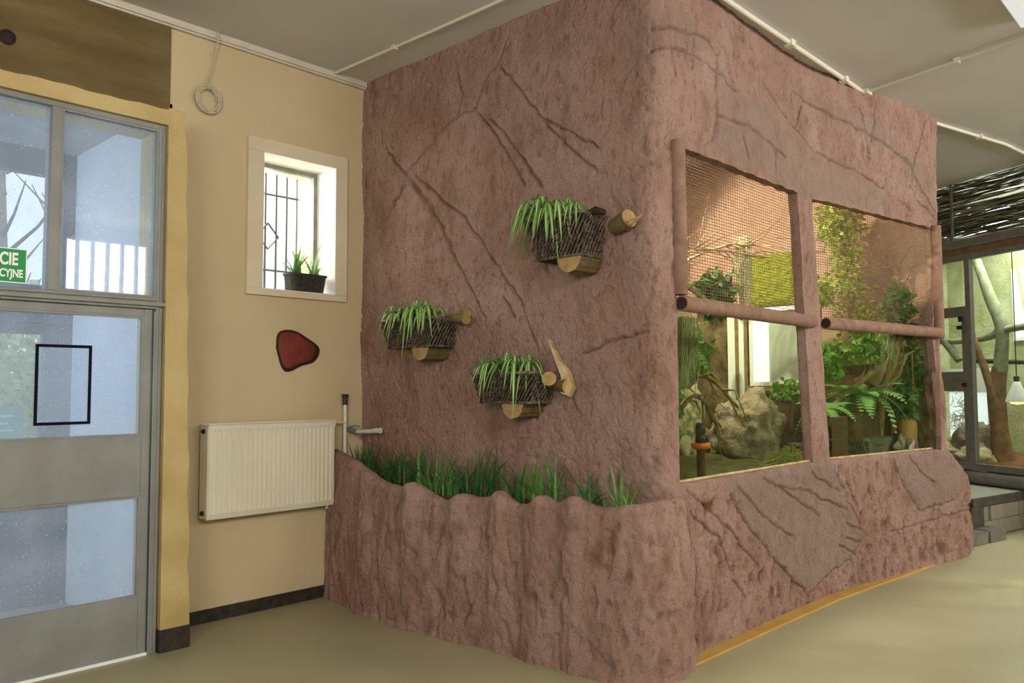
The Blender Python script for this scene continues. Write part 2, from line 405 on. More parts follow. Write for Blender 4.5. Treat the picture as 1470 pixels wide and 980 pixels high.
M['greypane'] = mat('frosted_grey_pane', (0.42, 0.45, 0.40), (0.52, 0.55, 0.50), 0.25, 3, 3)
M['lime_wall'] = mat('yellow_green_plaster', (0.56, 0.57, 0.36), (0.38, 0.40, 0.20), 0.9, 4, 8, 0.9, 26, 0.015)
M['deadwood'] = mat('grey_green_deadwood', (0.17, 0.185, 0.11), (0.30, 0.31, 0.20), 0.85, 9, 5, 0.4, 30, 0.01)
M['redwood'] = mat('reddish_lower_trunk', (0.24, 0.15, 0.075), (0.14, 0.08, 0.04), 0.9, 9, 6, 0.6, 30, 0.01)
M['twig_dark'] = mat('dark_willow_twig', (0.035, 0.032, 0.02), (0.075, 0.065, 0.04), 0.8, 5, 4)
M['twig_pale'] = mat('pale_willow_twig', (0.33, 0.34, 0.24), (0.20, 0.21, 0.14), 0.8, 5, 4)
M['concrete'] = mat('grey_concrete_step', (0.17, 0.155, 0.125), (0.12, 0.11, 0.088), 0.8, 8, 6, 0.4, 40, 0.008)
M['platform_top'] = mat('pale_platform_screed', (0.34, 0.35, 0.29), (0.28, 0.285, 0.235), 0.6, 5, 5)
M['tile'] = mat('beige_glazed_tile', (0.27, 0.25, 0.19), (0.225, 0.21, 0.155), 0.4, 5, 4)
M['tile_dark'] = mat('dark_edge_tile', (0.085, 0.08, 0.062), (0.055, 0.05, 0.04), 0.6, 9, 4, 0.3, 40, 0.004)
M['grout'] = mat('grey_grout', (0.22, 0.21, 0.17), None, 0.9)
M['sandrock'] = mat('sandy_boulder', (0.44, 0.37, 0.23), (0.30, 0.27, 0.15), 0.9, 5, 6, 0.6, 25, 0.02)
M['red_earth'] = mat('red_brown_earth', (0.26, 0.11, 0.05), (0.17, 0.075, 0.035), 0.95, 9, 6, 0.7, 35, 0.02)
M['outside'] = mat('pale_gravel', (0.45, 0.44, 0.38), (0.36, 0.36, 0.30), 0.95, 3, 5)
M['hedge'] = mat('outdoor_hedge_leaf', (0.34, 0.44, 0.24), (0.58, 0.64, 0.42), 0.6, 3, 2, trans=0.3)
M['trunk'] = mat('outdoor_bark', (0.22, 0.20, 0.17), None, 0.9)
M['lampface'] = mat('lamp_diffuser', (0.75, 0.78, 0.80), None, 0.5, emit=(0.92, 0.96, 1.0), estr=0.3)
M['tubeglow'] = mat('tube_light_glow', (0.9, 0.95, 0.95), None, 0.5, emit=(0.9, 1.0, 0.97), estr=2.2)
M['heat'] = mat('heat_lamp_glow', (0.9, 0.4, 0.15), None, 0.5, emit=(1.0, 0.42, 0.12), estr=3.0)

# ------------------------------------------------------------------ room shell
H = 3.91
def struct(o, label, cat='wall'):
    return tag(o, label, cat, kind='structure')

struct(MB().box((-6.5, REAR - 0.3, -0.12), (12.5, 3.0, 0.0)).build('floor', M['floor']), 'beige worn floor of the room', 'floor')
struct(MB().box((-6.5, REAR - 0.3, H), (12.5, 0.3, H + 0.15)).build('ceiling', M['ceiling']), 'off-white painted ceiling of the room', 'ceiling')
# window wall (left in the picture): cream, with a doorway and a small window
WX0, WX1, WZ0, WZ1 = -0.868, -0.266, 2.215, 3.18        # small window opening
DX0, DX1, DZ1 = -3.70, -1.56, 3.19                      # doorway opening
wl = MB()
wl.box((-6.5, 0, 0), (DX0, 0.3, H)); wl.box((DX0, 0, DZ1), (DX1, 0.3, H)); wl.box((DX1, 0, 0), (WX0, 0.3, H))
wl.box((WX0, 0, 0), (WX1, 0.3, WZ0)); wl.box((WX0, 0, WZ1), (WX1, 0.3, H)); wl.box((WX1, 0, 0), (12.5, 0.3, H))
wall_left = struct(wl.build('wall_left', M['cream']), 'cream painted wall with the doorway and the small window')
struct(MB().box((-1.52, -0.012, 0), (-0.20, 0, 0.085)).build('baseboard_left', M['black']), 'black painted base strip along the cream wall', 'baseboard')
cor = MB(); cor.box((-6.5, -0.045, H - 0.042), (0.0, 0.0, H)); cor.box((-6.5, -0.03, H - 0.055), (0, 0, H - 0.042))
struct(cor.build('trim_1', M['cornice']), 'pale cornice strip between the cream wall and the ceiling', 'trim')
MB().box((-5.5, -0.012, 3.19), (-1.531, 0, 3.853)).build('panel', M['board'], wall_left)['label'] = 'dark brown boarded panel above the door'
holeb = MB(); holeb.lathe([(0.0, 0.001), (0.03, 0.001), (0.036, 0.008), (0.044, 0.008), (0.046, 0.0)], n=18)
hl = holeb.build('cable_hole', M['soot'], wall_left); hl.location = (-2.46, -0.012, 3.50); hl.rotation_euler = (math.radians(90), 0, 0)

fl_ = MB(); fl_.box((-6.5, REAR - 0.3, 0), (-6.2, -7.2, H)); fl_.box((-6.5, -4.6, 0), (-6.2, 3.0, H)); fl_.box((-6.5, -7.2, 0), (-6.2, -4.6, 1.7)); fl_.box((-6.5, -7.2, 3.3), (-6.2, -4.6, H))  # opening added in this unseen wall for the side fill light
struct(fl_.build('wall_far_left', M['cream']), 'cream side wall out of the picture on the left')
struct(MB().box((12.2, REAR - 0.3, 0), (12.5, 0.3, H)).build('wall_right', M['cream']), 'cream end wall behind the far enclosure')
rw = MB(); xs = [-6.5]; 
allw = [(-4.4, -2.8)] + REAR_WINDOWS
z0, z1 = 2.9, 3.75
for (a, b) in allw:
    rw.box((xs[-1], REAR - 0.3, 0), (a, REAR, H)); rw.box((a, REAR - 0.3, 0), (b, REAR, z0)); rw.box((a, REAR - 0.3, z1), (b, REAR, H)); xs.append(b)
rw.box((xs[-1], REAR - 0.3, 0), (12.5, REAR, H))
struct(rw.build('wall_rear', M['cream']), 'cream wall with windows behind the viewer')
for i, (a, b) in enumerate(allw):
    r = empty('window_%d' % (i + 11), ((a + b) / 2, REAR, z0)); struct(r, 'large barred window in the wall behind the viewer, number %s from its left end' % ['one', 'two', 'three', 'four', 'five'][i], 'window')
    w_ = b - a
    f = MB()
    f.box((-w_ / 2, -0.12, 0), (w_ / 2, -0.04, 0.06)); f.box((-w_ / 2, -0.12, z1 - z0 - 0.06), (w_ / 2, -0.04, z1 - z0))
    f.box((-w_ / 2, -0.12, 0.06), (-w_ / 2 + 0.06, -0.04, z1 - z0 - 0.06)); f.box((w_ / 2 - 0.06, -0.12, 0.06), (w_ / 2, -0.04, z1 - z0 - 0.06))
    f.build('window_frame', M['grey_paint'], r)
    nb_ = 6 if w_ < 2 else 2
    for k in range(1, nb_):
        x = -w_ / 2 + w_ * k / nb_
        MB().box((x - 0.025, -0.11, 0.06), (x + 0.025, -0.05, z1 - z0 - 0.06)).build('mullion', M['grey_paint'], r)

# small window, number one
win = empty('window_1', ((WX0 + WX1) / 2, 0, WZ0)); struct(win, 'small white-framed window with bars beside the pink enclosure', 'window')
def wl_(mb, n, m): 
    mb.off = tuple(win.location); return None
mb = MB(); mb.off = tuple(win.location)
ox0, ox1, oz0, oz1 = -0.985, -0.163, 2.168, 3.275
mb.box((ox0, -0.03, WZ1), (ox1, 0, oz1), bev=0.004); mb.box((ox0, -0.03, oz0), (ox1, 0, WZ0), bev=0.004)
mb.box((ox0, -0.03, WZ0), (WX0, 0, WZ1), bev=0.004); mb.box((WX1, -0.03, WZ0), (ox1, 0, WZ1), bev=0.004)
mb.build('plaster_border', M['border'], win)
mb = MB(); mb.off = tuple(win.location); e = 0.004
mb.box((WX0, -0.028, WZ1 - e), (WX1, 0.22, WZ1)); mb.box((WX0, -0.028, WZ0), (WX1, 0.22, WZ0 + e)); mb.box((WX0, -0.028, WZ0 + e), (WX0 + e, 0.22, WZ1 - e)); mb.box((WX1 - e, -0.028, WZ0 + e), (WX1, 0.22, WZ1 - e))
mb.build('reveal', M['white_plaster'], win)
fx0, fx1, fz0, fz1 = WX0, WX1 - 0.0, WZ0, WZ1
mb = MB(); mb.off = tuple(win.location)
t = 0.035
mb.box((fx0, 0.22, fz1 - t), (fx1, 0.27, fz1)); mb.box((fx0, 0.22, fz0), (fx1, 0.27, fz0 + t)); mb.box((fx0, 0.22, fz0 + t), (fx0 + t, 0.27, fz1 - t)); mb.box((fx1 - t, 0.22, fz0 + t), (fx1, 0.27, fz1 - t))
mb.build('window_frame', M['greenframe'], win)
mb = MB(); mb.off = tuple(win.location); mb.box((fx0 + t, 0.243, fz0 + t), (fx1 - t, 0.247, fz1 - t)); mb.build('pane', M['glass_clear'], win)
mb = MB(); mb.off = tuple(win.location); y0, y1 = 0.3, 0.50
mb.box((WX0 - 0.12, y0, WZ0 - 0.1), (WX0, y1, WZ1 + 0.1)); mb.box((WX1, y0, WZ0 - 0.1), (WX1 + 0.12, y1, WZ1 + 0.1))
mb.box((WX0, y0, WZ1), (WX1, y1, WZ1 + 0.1)); mb.box((WX0, y0, WZ0 - 0.1), (WX1, y1, WZ0))
mb.build('outer_reveal', M['outer_yellow'], win)['label'] = 'yellow plaster outer reveal'
for x in (-0.84, -0.748, -0.656, -0.563, -0.470, -0.379, -0.288):
    mb = MB(); mb.off = tuple(win.location); mb.tube([(x, 0.48, WZ0), (x, 0.48, WZ1)], 0.0085, 8); mb.build('bar', M['bars'], win)
for z in (2.43, 3.02):
    mb = MB(); mb.off = tuple(win.location); mb.tube([(WX0, 0.486, z), (WX1, 0.486, z)], 0.008, 8); mb.build('crossbar', M['bars'], win)
mb = MB(); mb.off = tuple(win.location)
cx, cz, q = -0.545, 2.69, 0.10
mb.tube([(cx, 0.47, cz + q), (cx + q * 0.9, 0.47, cz), (cx, 0.47, cz - q), (cx - q * 0.9, 0.47, cz), (cx, 0.47, cz + q)], 0.008, 8); mb.build('diamond_ornament', M['bars'], win)

# ------------------------------------------------------------------ doorway with the grey door
door = empty('door_1', (-2.65, -0.35, 0)); struct(door, 'grey glazed door with a transom light in a yellow plaster surround', 'door')
def dpart(name, boxes, m, parent=None, bev=0.0, lab=None):
    mb = MB(); mb.off = tuple(door.location)
    for lo, hi in boxes: mb.box(lo, hi, bev=bev)
    o = mb.build(name, m, parent or door)
    if lab: o['label'] = lab
    return o
# yellow plaster surround (projects from the wall)
mb = MB(); mb.off = tuple(door.location)
def wob_prism(mb, x0b, x1b, x0t, x1t, y0, y1, z0, z1, n=26):
    vs_ = []; fs = []
    for i in range(n + 1):
        t = i / n; z = z0 + (z1 - z0) * t
        a = x0b + (x0t - x0b) * t; b = x1b + (x1t - x1b) * t
        w = 0.006 * math.sin(i * 1.7) + 0.004 * math.sin(i * 3.1 + 1)
        vs_ += [(a, y0, z), (b + w, y0 + 0.004 * math.sin(i * 2.3), z), (b + w, y1, z), (a, y1, z)]
    for i in range(n):
        b0 = i * 4; b1 = b0 + 4
        for k in range(4):
            k2 = (k + 1) % 4; fs.append((b0 + k, b0 + k2, b1 + k2, b1 + k))
    fs.append((0, 3, 2, 1)); fs.append(tuple(n * 4 + k for k in range(4)))
    mb.add(vs_, fs)
wob_prism(mb, -1.695, -1.525, -1.705, -1.60, -0.40, 0.0, 0.13, 3.19)
mb.build('plaster_pier', M['yellow'], door)['label'] = 'flaking yellow ochre plaster pier beside the door'
mb = MB(); mb.off = tuple(door.location)
n = 40; vs_ = []; fs = []
for i in range(n + 1):
    x = -4.0 + (2.295) * i / n; w = 0.003 * math.sin(i * 1.9) + 0.003 * math.sin(i * 0.7)
    vs_ += [(x, -0.40, 3.085), (x, -0.40, 3.175 + w), (x, 0.0, 3.185 + w), (x, 0.0, 3.085)]
for i in range(n):
    for k in range(4): fs.append((i * 4 + k, i * 4 + 4 + k, i * 4 + 4 + (k + 1) % 4, i * 4 + (k + 1) % 4))
fs += [(0, 1, 2, 3), (n * 4 + 3, n * 4 + 2, n * 4 + 1, n * 4)]
mb.add(vs_, fs); mb.build('plaster_lintel', M['yellow'], door)['label'] = 'yellow ochre plaster band over the door'
dpart('pier_base', [((-1.70, -0.405, 0), (-1.518, 0.0, 0.13))], M['black'], lab='black painted foot of the plaster pier')
# frame
y0, y1 = -0.37, -0.27
dpart('frame', [((-1.745, y0, 0), (-1.705, y1, 3.085)), ((-4.0, y0, 3.055), (-1.745, y1, 3.085))], M['grey_paint'], bev=0.004)
dpart('frame_rebate', [((-1.758, y0 - 0.008, 0), (-1.747, y0, 1.97)), ((-1.728, y0 - 0.006, 0), (-1.72, y0, 3.07))], M['grey_paint'], bev=0.002)
dpart('transom_rail', [((-4.0, y0 - 0.005, 1.985), (-1.745, y1, 2.05)), ((-4.0, y0 - 0.028, 2.0), (-1.69, y0 - 0.005, 2.022)), ((-4.0, y0 - 0.016, 2.03), (-1.745, y0 - 0.005, 2.045))], M['grey_paint'], bev=0.004)
dpart('mullion', [((-2.325, y0, 2.05), (-2.275, y1, 3.055))], M['grey_paint'], bev=0.004)
dpart('transom_pane', [((-2.275, -0.335, 2.05), (-1.745, -0.33, 3.055))], M['glass_dusty'])
dpart('transom_pane', [((-4.0, -0.335, 2.05), (-2.325, -0.33, 3.055))], M['glass_dusty'])
bd = 0.012
dpart('glazing_bead', [((-2.275, y0 + 0.005, 3.043), (-1.745, y0 + 0.03, 3.055)), ((-2.275, y0 + 0.005, 2.05), (-1.745, y0 + 0.03, 2.062)), ((-1.757, y0 + 0.005, 2.062), (-1.745, y0 + 0.03, 3.043)), ((-2.275, y0 + 0.005, 2.062), (-2.263, y0 + 0.03, 3.043))], M['grey_paint'])
# leaf
lx0, lx1 = -2.78, -1.76
leaf = dpart('leaf', [((lx1 - 0.048, y0 + 0.01, 0.012), (lx1, -0.31, 1.98)), ((lx0, y0 + 0.01, 0.012), (lx0 + 0.11, -0.31, 1.98)),
    ((lx0 + 0.11, y0 + 0.01, 1.938), (lx1 - 0.048, -0.31, 1.98)), ((lx0 + 0.11, y0 + 0.01, 0.905), (lx1 - 0.048, -0.31, 1.25)), ((lx0 + 0.11, y0 + 0.01, 0.012), (lx1 - 0.048, -0.31, 0.335))], M['grey_paint'], bev=0.004)
def dleaf(name, boxes, m, lab=None):
    mb = MB(); mb.off = tuple(door.location)
    for lo, hi in boxes: mb.box(lo, hi)
    o = mb.build(name, m, leaf)
    if lab: o['label'] = lab
for (a, b) in ((1.25, 1.938), (0.335, 0.905)):
    dleaf('pane', [((lx0 + 0.11, -0.338, a), (lx1 - 0.048, -0.333, b))], M['glass_dusty'])
    dleaf('glazing_bead', [((lx0 + 0.11, -0.362, a), (lx1 - 0.048, -0.34, a + 0.012)), ((lx0 + 0.11, -0.362, b - 0.012), (lx1 - 0.048, -0.34, b)), ((lx1 - 0.06, -0.362, a + 0.012), (lx1 - 0.048, -0.34, b - 0.012))], M['grey_paint'])
mb = MB(); mb.off = tuple(door.location); mb.box((lx0, -0.372, 0.0), (lx1 + 0.01, -0.362, 0.016)); mb.build('threshold_strip', M['whiteplastic'], door)['label'] = 'pale metal threshold strip'
# second, left leaf of the pair runs out of the picture
dpart('leaf', [((-3.95, y0 + 0.01, 0.012), (lx0 - 0.01, -0.31, 1.98))], M['grey_paint'], bev=0.004)

# signs on the door glass
def flat_text(body, size, loc, m, parent, bold=0.0, align='RIGHT'):
    c = bpy.data.curves.new('lettering', 'FONT'); c.body = body; c.size = size; c.align_x = align; c.align_y = 'CENTER'
    c.extrude = 0.0008; c.offset = bold
    o = bpy.data.objects.new('lettering', c); COL.objects.link(o); c.materials.append(m)
    me = bpy.data.meshes.new_from_object(o.evaluated_get(bpy.context.evaluated_depsgraph_get()))
    bpy.data.objects.remove(o); me.materials.clear()
    o = link_mesh('lettering', me, m, parent)
    o.location = loc; o.rotation_euler = (math.radians(90), 0, 0); o.scale = (0.66, 1, 1)
    return o
sg = empty('exit_sign', (-2.59, -0.342, 2.075)); tag(sg, 'green emergency exit sign with white capitals stuck on the transom glass', 'sign')
mb = MB(); mb.box((-0.17, -0.004, 0.0), (0.17, 0.0, 0.182), 0); mb.build('sign_plate', M['sign'], sg)
mb = MB()
for lo, hi in (((-0.17, -0.0045, 0.0), (0.17, -0.004, 0.005)), ((-0.17, -0.0045, 0.177), (0.17, -0.004, 0.182)), ((0.165, -0.0045, 0.005), (0.17, -0.004, 0.177)), ((-0.17, -0.0045, 0.005), (-0.165, -0.004, 0.177))): mb.box(lo, hi)
mb.build('sign_border', M['white'], sg)
flat_text('WYJŚCIE', 0.090, (0.128, -0.005, 0.122), M['white'], sg, 0.0026)
flat_text('EWAKUACYJNE', 0.058, (0.152, -0.005, 0.048), M['white'], sg, 0.0016)
nt_ = empty('black_bordered_sheet', (-2.225, -0.342, 1.325)); tag(nt_, 'upright black-bordered clear sheet stuck on the door glass', 'notice')
w_, h_, t_ = 0.283, 0.435, 0.016
mb = MB(); mb.box((-w_ / 2, -0.004, 0), (w_ / 2, 0, t_)); mb.box((-w_ / 2, -0.004, h_ - t_), (w_ / 2, 0, h_)); mb.box((-w_ / 2, -0.004, t_), (-w_ / 2 + t_, 0, h_ - t_)); mb.box((w_ / 2 - t_, -0.004, t_), (w_ / 2, 0, h_ - t_)); mb.build('border', M['blackframe'], nt_)
mb = MB(); mb.box((-w_ / 2 + t_, -0.002, t_), (w_ / 2 - t_, -0.001, h_ - t_)); mb.build('sheet', M['sheet'], nt_)

# ------------------------------------------------------------------ porch behind the door, and the outdoors
PX, PY = -1.66, 1.25
struct(MB().box((PX, 0.0, 0), (PX + 0.15, PY + 0.15, 3.25)).build('wall_porch', M['porch']), 'pale blue-grey side wall of the porch seen through the door glass')
struct(MB().box((-5.0, 0.0, 3.24), (PX + 0.15, PY + 0.4, 3.36)).build('ceiling_porch', M['porch_ceiling']), 'grey ceiling of the porch behind the door', 'ceiling')
d2_ = empty('door_2', (-2.1, PY, 0)); struct(d2_, 'blue-grey outer porch door with a clear upper pane', 'door')
def d2part(name, boxes, m):
    mb = MB(); mb.off = tuple(d2_.location)
    for lo, hi in boxes: mb.box(lo, hi)
    return mb.build(name, m, d2_)
d2part('frame', [((-1.74, PY, 0), (PX, PY + 0.1, 3.24)), ((-5.0, PY, 1.99), (-1.74, PY + 0.1, 2.26)), ((-5.0, PY, 3.06), (-1.74, PY + 0.1, 3.24)), ((-2.80, PY, 0), (-2.70, PY + 0.1, 1.99))], M['porch_dark'])
d2part('leaf', [((-2.70, PY + 0.02, 0), (-1.74, PY + 0.07, 1.16)), ((-2.70, PY + 0.02, 1.91), (-1.74, PY + 0.07, 1.99)), ((-1.853, PY + 0.02, 1.16), (-1.74, PY + 0.07, 1.91)), ((-2.70, PY + 0.02, 1.16), (-2.58, PY + 0.07, 1.91))], M['porch_dark'])
d2part('moulding', [((-2.55, PY + 0.005, 0.15), (-1.87, PY + 0.02, 0.17)), ((-2.55, PY + 0.005, 1.03), (-1.87, PY + 0.02, 1.05)), ((-1.89, PY + 0.005, 0.17), (-1.87, PY + 0.02, 1.03))], M['porch_dark'])
d2part('pane', [((-2.58, PY + 0.04, 1.16), (-1.853, PY + 0.045, 1.91))], M['glass_clear'])
pn = empty('porch_notice', (-2.09, PY - 0.01, 1.18)); tag(pn, 'pale teal notice low on the porch door pane', 'notice')
mb = MB(); mb.box((-0.16, -0.004, 0), (0.12, 0.0, 0.22)); mb.build('sheet', M['teal'], pn)
mb = MB()
for k in range(3): mb.box((-0.13, -0.005, 0.05 + 0.05 * k), (0.06 - 0.03 * (k % 2), -0.004, 0.062 + 0.05 * k))
mb.build('printed_lines', M['white'], pn)
# glazed porch roof lights
struct(MB().box((-14, 2.9, -0.2), (14, 40, -0.02)).build('ground', M['outside']), 'pale outdoor ground beyond the porch', 'ground')

def leaf_cloud(mb, c, r, n, size, rng, mi=0, flat=0.5, hang=0.0):
    vs_ = []; fs = []
    for i in range(n):
        d = rng.normal(size=3); d /= np.linalg.norm(d) + 1e-9
        rr = rng.random() ** 0.45
        p = np.array(c) + d * np.array(r) * rr
        if hang: p[2] -= hang * rng.random() ** 2
        a = rng.normal(size=3); a[2] -= 0.4; a /= np.linalg.norm(a)
        b = np.cross(a, rng.normal(size=3)); b /= np.linalg.norm(b) + 1e-9
        nrm = np.cross(a, b)
        s = size * (0.6 + 0.8 * rng.random())
        k = len(vs_)
        vs_ += [tuple(p), tuple(p + a * s * 0.45 + b * s * 0.30 + nrm * s * 0.08), tuple(p + a * s - nrm * s * 0.1), tuple(p + a * s * 0.45 - b * s * 0.30 + nrm * s * 0.08), tuple(p + a * s * 0.5)]
        fs += [(k, k + 1, k + 4), (k + 1, k + 2, k + 4), (k + 2, k + 3, k + 4), (k + 3, k, k + 4)]
    mb.add(vs_, fs, mi)

rng = np.random.default_rng(3)
for i, (x, y, r, h, lab) in enumerate([(-1.3, 4.2, 0.9, 2.6, 'pale green garden bush seen through the left edge of the door'), (-0.4, 6.4, 1.3, 2.6, 'larger pale garden bush farther behind the porch')]):
    r_ = empty('garden_bush', (x, y, -0.02)); tag(r_, lab, 'bush', 'bushes beyond the porch')
    mb = MB(); leaf_cloud(mb, (0, 0, h * 0.55), (r, r, h * 0.5), 1500, 0.13, rng); o = mb.build('foliage', M['hedge'], r_); o['kind'] = 'stuff'
    mb = MB(); mb.tube([(0, 0, 0), (0.05, 0, h * 0.5)], [0.05, 0.02], 8); mb.build('stem', M['trunk'], r_)
def bare_tree(x, y, h, lab, seed):
    rr = random.Random(seed)
    r_ = empty('bare_tree', (x, y, -0.02)); tag(r_, lab, 'tree', 'bare trees beyond the porch')
    mb = MB(); mb.tube([(0, 0, 0), (0.1, 0, h * 0.4), (0.05, 0.1, h * 0.75), (0.15, 0, h)], [0.13, 0.10, 0.06, 0.02], 8); mb.build('trunk', M['trunk'], r_)
    for k in range(12):
        z = h * (0.3 + 0.6 * k / 12); an = rr.uniform(0, 6.28); l = rr.uniform(0.8, 1.8)
        mb = MB(); mb.tube([(0.08, 0, z), (0.08 + l * 0.5 * math.cos(an), l * 0.5 * math.sin(an), z + l * 0.35), (0.08 + l * math.cos(an), l * math.sin(an), z + l * 0.9)], [0.035, 0.022, 0.008], 6); mb.build('branch', M['trunk'], r_)
bare_tree(-0.2, 9.0, 6.5, 'bare tree behind the porch, nearer the doorway', 1)
bare_tree(1.6, 11.0, 7.5, 'taller bare tree behind the porch, farther off', 2)
bare_tree(-0.9, 12.5, 7.0, 'thin bare tree at the far back of the garden', 3)

# ------------------------------------------------------------------ the pink enclosure (one thing)
D_ = 2.681; XK = 2.082; A2 = math.radians(9.03)
enc = empty('animal_enclosure', (2.0, -1.5, 0)); tag(enc, 'big pink rock-textured plaster animal enclosure with mesh and glass fronts', 'enclosure')
ENC = np.array([2.0, -1.5, 0.0])
LEFT = [[(1.58, 3.85), (1.52, 3.73), (1.49, 3.68), (1.33, 3.56), (1.27, 3.42)], [(1.49, 3.64), (1.66, 3.45), (1.84, 3.22), (2.05, 2.99), (2.29, 2.79)], [(1.29, 3.38), (1.49, 3.13), (1.62, 2.94), (1.71, 2.8)], [(1.41, 3.3), (1.58, 3.12), (1.72, 2.94), (1.86, 2.76)], [(1.27, 3.41), (1.06, 3.39), (0.81, 3.27), (0.54, 3.1), (0.35, 2.86)], [(0.29, 3.33), (0.52, 3.08), (0.68, 2.92), (0.81, 2.79)], [(1.88, 3.19), (2.09, 3.06), (2.3, 2.92)], [(1.08, 3.72), (1.13, 3.53), (1.11, 3.42)], [(0.45, 3.16), (0.79, 2.84), (1.07, 2.38), (1.36, 1.97)], [(0.64, 3.06), (1.15, 2.67), (1.49, 2.28), (1.68, 2.06), (1.81, 1.76)], [(0.61, 3.03), (0.82, 2.78), (1.02, 2.5)], [(2.63, 1.82), (2.39, 1.79), (2.17, 1.72)], [(0.52, 3.02), (0.29, 2.8)], [(1.73, 2.91), (1.84, 2.77)], [(1.53, 2.1), (1.63, 1.96)], [(1.94, 1.67), (2.13, 1.38)]]
FASCIA = [[(2.68, 3.53), (2.98, 3.6), (3.26, 3.63), (3.36, 3.56)], [(2.68, 3.41), (2.92, 3.47), (3.22, 3.48), (3.56, 3.39)], [(3.36, 3.53), (3.32, 3.34), (3.31, 3.02)], [(3.01, 3.64), (3.02, 3.38)], [(2.83, 3.43), (2.87, 3.3)], [(3.1, 3.58), (3.07, 3.39)], [(3.31, 3.17), (3.73, 3.2), (4.07, 3.17), (4.4, 3.13)], [(3.46, 3.66), (3.54, 3.44)], [(4.01, 3.59), (4.25, 3.46), (4.6, 3.37), (4.92, 3.27), (5.41, 3.21), (5.79, 3.13)], [(4.57, 3.64), (5.08, 3.59), (5.43, 3.56), (5.89, 3.49), (6.29, 3.35)], [(5.69, 3.79), (5.59, 3.41)], [(5.44, 3.73), (5.59, 3.39)], [(6.52, 3.87), (6.25, 3.34), (6.33, 3.14), (6.71, 3.0)], [(5.89, 3.49), (6.16, 3.42), (6.71, 3.03)], [(3.65, 3.12), (3.76, 3.01)], [(4.17, 3.14), (4.18, 2.99)], [(4.7, 3.58), (4.6, 3.39)], [(6.05, 3.08), (6.32, 3.0)]]
BASE = [[(3.42, 0.87), (3.66, 0.64), (3.94, 0.43), (4.25, 0.23), (4.5, 0.05)], [(4.92, 0.88), (5.2, 0.6), (5.38, 0.38), (5.11, 0.23), (4.5, 0.07)], [(3.85, 0.93), (4.12, 0.84), (4.45, 0.69), (4.71, 0.59)], [(4.08, 0.86), (4.5, 0.78), (4.84, 0.67), (5.09, 0.59)], [(4.55, 0.91), (4.95, 0.74)], [(3.53, 0.89), (3.95, 0.64), (4.31, 0.49)], [(2.96, 0.93), (3.26, 0.76), (3.51, 0.58), (3.79, 0.37)], [(2.96, 0.82), (3.29, 0.61), (3.41, 0.4), (3.6, 0.22)], [(3.29, 0.61), (3.21, 0.37), (3.15, 0.17)], [(3.01, 0.5), (2.97, 0.29)], [(5.83, 0.93), (5.99, 0.7), (6.16, 0.49), (6.49, 0.53)], [(6.09, 0.94), (6.31, 0.7)], [(5.07, 0.89), (5.28, 0.61)], [(5.75, 0.36), (6.19, 0.38), (6.68, 0.42)], [(5.04, 0.39), (5.3, 0.33)], [(4.93, 0.35), (5.22, 0.26)], [(5.05, 0.5), (5.35, 0.42)], [(6.63, 0.45), (7.05, 0.53)]]

def in_poly(S, Z, poly):
    r = np.zeros(S.shape, bool); n = len(poly)
    for i in range(n):
        x1, y1 = poly[i]; x2, y2 = poly[(i + 1) % n]
        c = ((y1 > Z) != (y2 > Z)) & (S < (x2 - x1) * (Z - y1) / (y2 - y1 + 1e-12) + x1)
        r ^= c
    return r

def soft_poly(S, Z, poly):
    r = 0
    for a, b in ((0, 0), (0.03, 0), (-0.03, 0), (0, 0.03), (0, -0.03), (0.02, 0.02), (-0.02, -0.02), (0.02, -0.02), (-0.02, 0.02)): r = r + in_poly(S + a, Z + b, poly)
    return r / 9.0

# plan path of the wall face: along the left face, round the corner, two facets of the front
S_END = D_ + XK + 1.97
def path(S):
    """position (x, y) and outward normal (nx, ny) at plan distance S"""
    px = np.where(S < D_, 0.0, np.where(S < D_ + XK, S - D_, XK + (S - D_ - XK) * math.cos(A2)))
    py = np.where(S < D_, -S, np.where(S < D_ + XK, -D_, -D_ - (S - D_ - XK) * math.sin(A2)))
    r = 0.115; t = np.clip((S - D_ + r) / (2 * r), 0, 1); c = (S > D_ - r) & (S < D_ + r)
    px = np.where(c, r * t * t, px); py = np.where(c, -D_ + r * (1 - t) ** 2, py)
    a = -math.pi + np.arctan2(t, 1 - t) - A2 * smooth(D_ + XK - 0.12, D_ + XK + 0.12, S)
    return px, py, np.cos(a), np.sin(a)

